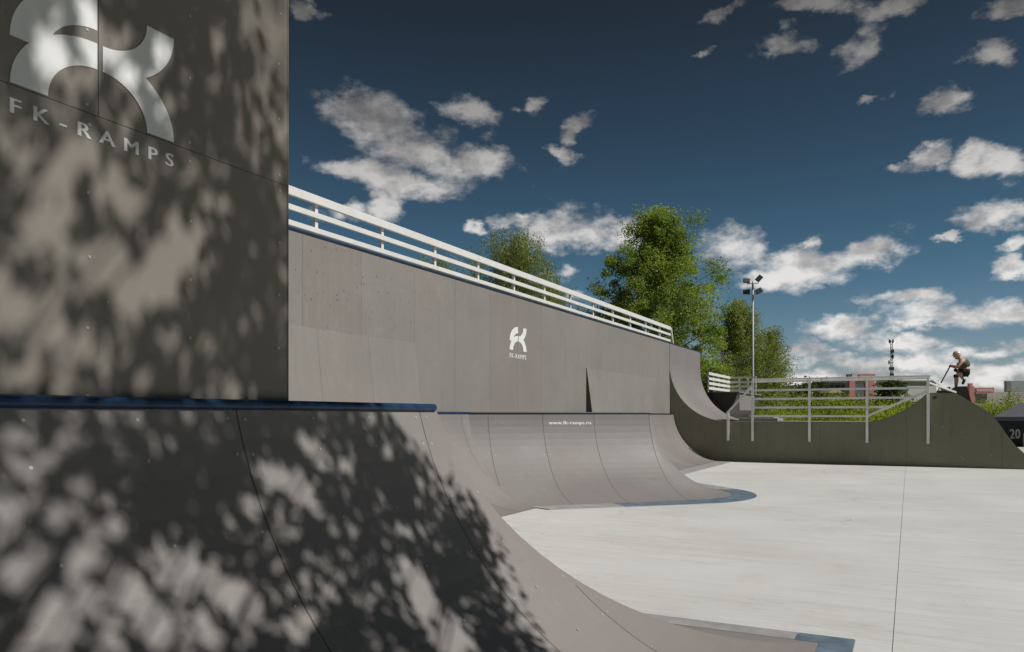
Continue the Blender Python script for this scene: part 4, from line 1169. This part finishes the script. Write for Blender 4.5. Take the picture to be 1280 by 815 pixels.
t.l(t.mapping(pos, scale=(1, 1.5, 1)), nz2.inputs['Vector'])
ad2 = t.n('ShaderNodeVectorMath', operation='MULTIPLY_ADD'); t.l(nz2.outputs['Color'], ad2.inputs[0]); ad2.inputs[1].default_value = (.042, .024, 0); t.l(ad.outputs[0], ad2.inputs[2])
ad3 = t.n('ShaderNodeVectorMath', operation='SUBTRACT'); t.l(ad2.outputs[0], ad3.inputs[0]); ad3.inputs[1].default_value = (.021, .012, 0)
wpos = ad3.outputs[0]
CL = [  # x, y, rx, ry, tilt(deg, + = falling to the right)
 (470, 150, 72, 40, 14), (530, 190, 85, 36, 18), (600, 205, 48, 26, 8), (500, 228, 95, 22, 8), (440, 215, 45, 12, 4), (588, 138, 36, 20, 18),
 (478, 262, 28, 16, 0), (425, 262, 36, 14, 0), (668, 135, 16, 14, 10), (718, 158, 26, 18, -25), (700, 188, 22, 10, 20),
 (700, 286, 72, 26, 3), (650, 275, 40, 12, 0), (596, 287, 14, 9, 0), (716, 335, 18, 14, 0), (780, 292, 60, 18, 0), (720, 362, 16, 10, 0),
 (915, 310, 55, 30, 5), (1010, 330, 70, 30, -3), (1090, 312, 62, 18, -5), (1015, 300, 16, 12, 0), (960, 345, 50, 16, 0),
 (1180, 304, 18, 7, 0), (1130, 372, 62, 15, 0), (1190, 392, 110, 20, 3), (1260, 390, 50, 16, -6), (1140, 405, 60, 10, 0),
 (1225, 198, 40, 19, 0), (1262, 204, 40, 20, 4), (1150, 202, 42, 14, -16), (1110, 210, 20, 10, 0), (1240, 268, 62, 24, -8), (1272, 300, 26, 14, -8), (1262, 330, 36, 13, -6),
 (1050, 412, 70, 16, 3), (1120, 428, 90, 15, 2), (1010, 440, 40, 14, 0), (1040, 452, 70, 14, 0), (1130, 458, 100, 16, 0), (1230, 440, 90, 16, 0), (1250, 468, 80, 16, 0), (1000, 475, 90, 12, 0), (1100, 482, 140, 14, 0),
 (985, 55, 42, 15, 8), (1080, 62, 44, 30, -20), (1020, 5, 50, 14, 5), (905, 20, 28, 10, -8), (868, 64, 12, 6, 0), (1185, 128, 36, 18, 0), (1250, 70, 40, 18, 8), (1110, 10, 40, 16, 0), (385, 8, 22, 14, 15), (1255, 10, 40, 14, 0), (1100, 118, 20, 8, 0)]
dist = None
thd = 27.6
for (x, y, rx, ry, tl) in CL:
    k_ = (x-CX)/FPX; F_ = FPX
    a0 = math.atan(k_) - TH                    # azimuth, + towards +X
    e0 = math.atan((HY-y)/FPX*math.cos(math.atan(k_)))
    c2 = math.cos(math.atan(k_))
    ra = rx/FPX*c2*c2; re = ry/FPX*c2*math.cos(e0)**2
    mp = t.mapping(wpos, loc=(a0, e0, 0), rot=(0, 0, math.radians(-tl)), scale=(ra, re, 1), typ='TEXTURE')
    ln = t.n('ShaderNodeVectorMath', operation='LENGTH'); t.l(mp, ln.inputs[0])
    if dist is None: dist = ln.outputs['Value']
    else: dist = t.math('SMOOTH_MIN', dist, ln.outputs['Value'], .25)
# clouds elsewhere round the sky, outside the photographed sector
gen = t.noise(t.mapping(pos, scale=(1, 2.6, 1)), 3.2, 7, .58)
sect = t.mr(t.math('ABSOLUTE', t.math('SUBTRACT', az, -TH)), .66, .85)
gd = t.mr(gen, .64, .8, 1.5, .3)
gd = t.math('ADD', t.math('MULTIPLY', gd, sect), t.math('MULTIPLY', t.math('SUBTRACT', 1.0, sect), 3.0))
gd = t.math('ADD', gd, t.mr(el, .7, 1.1, 0, 2))
dist = t.math('MINIMUM', dist, gd)
fb1 = t.noise(t.mapping(pos, scale=(1, 1.6, 1)), 13, 10, .6)
fb2 = t.noise(t.mapping(pos, loc=(-.006, -.012, 0), scale=(1, 1.6, 1)), 13, 10, .6)
dens = t.math('SUBTRACT', t.math('ADD', 1.0, t.math('MULTIPLY', t.math('SUBTRACT', fb1, .5), 2.9)), dist)
alpha = t.mr(dens, -.1, .8, 0, 1, smooth=True)
rel = t.math('MULTIPLY', t.math('SUBTRACT', fb1, fb2), .6)
lo1 = t.noise(t.mapping(pos, scale=(1, 1.5, 1)), 10, 5, .55)
lo2 = t.noise(t.mapping(pos, loc=(-.012, -.034, 0), scale=(1, 1.5, 1)), 10, 5, .55)
rel = t.math('ADD', rel, t.math('MULTIPLY', t.math('SUBTRACT', lo1, lo2), 1.1))
shd = t.math('ADD', t.math('MULTIPLY', rel, 1.5), t.mr(dens, .0, 1.0, .70, .58))
shd = t.math('ADD', shd, t.math('MULTIPLY', t.math('SUBTRACT', t.noise(t.mapping(pos, scale=(1, 1.5, 1)), 8, 4), .5), .55))
ccol = t.ramp(shd, [(.2, (.30, .305, .33)), (.46, (.54, .53, .53)), (.7, (.88, .865, .85))])
dim = t.ramp(t.mr(el, 0, .55), [(0, .9), (.25, .92), (.48, .70), (.62, .46), (.75, .30), (.9, .2), (1, .17)])
ccol = t.mix(1.0, ccol, dim, 'MULTIPLY')
STR = .1
# deep polarised blue: the physical sky, darkened and deepened with height
tone = t.ramp(t.mr(el, 0, .68), [(0, (.55, .52, .60)), (.11, (.43, .48, .54)), (.265, (.245, .37, .39)), (.485, (.185, .235, .235)), (.71, (.15, .145, .125)), (.92, (.13, .11, .08)), (1, (.09, .08, .065))])
skc = t.mix(1.0, sky.outputs[0], tone, 'MULTIPLY')
skc = t.mix(t.math('MULTIPLY', sect, .5), skc, (.0, .0, .0))  # unseen sky outside the sector dimmed on purpose, to weaken fill in the shadows
ccs = t.n('ShaderNodeVectorMath', operation='SCALE'); t.l(ccol, ccs.inputs[0]); ccs.inputs['Scale'].default_value = 1/STR
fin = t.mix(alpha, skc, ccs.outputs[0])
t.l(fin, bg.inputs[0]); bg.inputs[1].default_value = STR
W_.cycles.sampling_method = 'MANUAL'; W_.cycles.sample_map_resolution = 512

# ------------------------------------------------------------------ camera
cam = D.cameras.new('camera'); co = D.objects.new('camera', cam); COL.objects.link(co)
co.location = (0, 0, EYE); co.rotation_euler = (math.pi/2, 0, TH)
cam.sensor_width = 36; cam.lens = FPX/1280*36; cam.shift_y = (HY-407.5)/1280
cam.clip_start = .05; cam.clip_end = 3000
SC.camera = co
SC.view_settings.view_transform = 'Standard'; SC.view_settings.look = 'None'; SC.view_settings.exposure = 0; SC.view_settings.gamma = 1
SC.view_settings.use_curve_mapping = False
SC.render.engine = 'CYCLES'
SC.cycles.max_bounces = 6; SC.cycles.diffuse_bounces = 3; SC.cycles.use_denoising = True
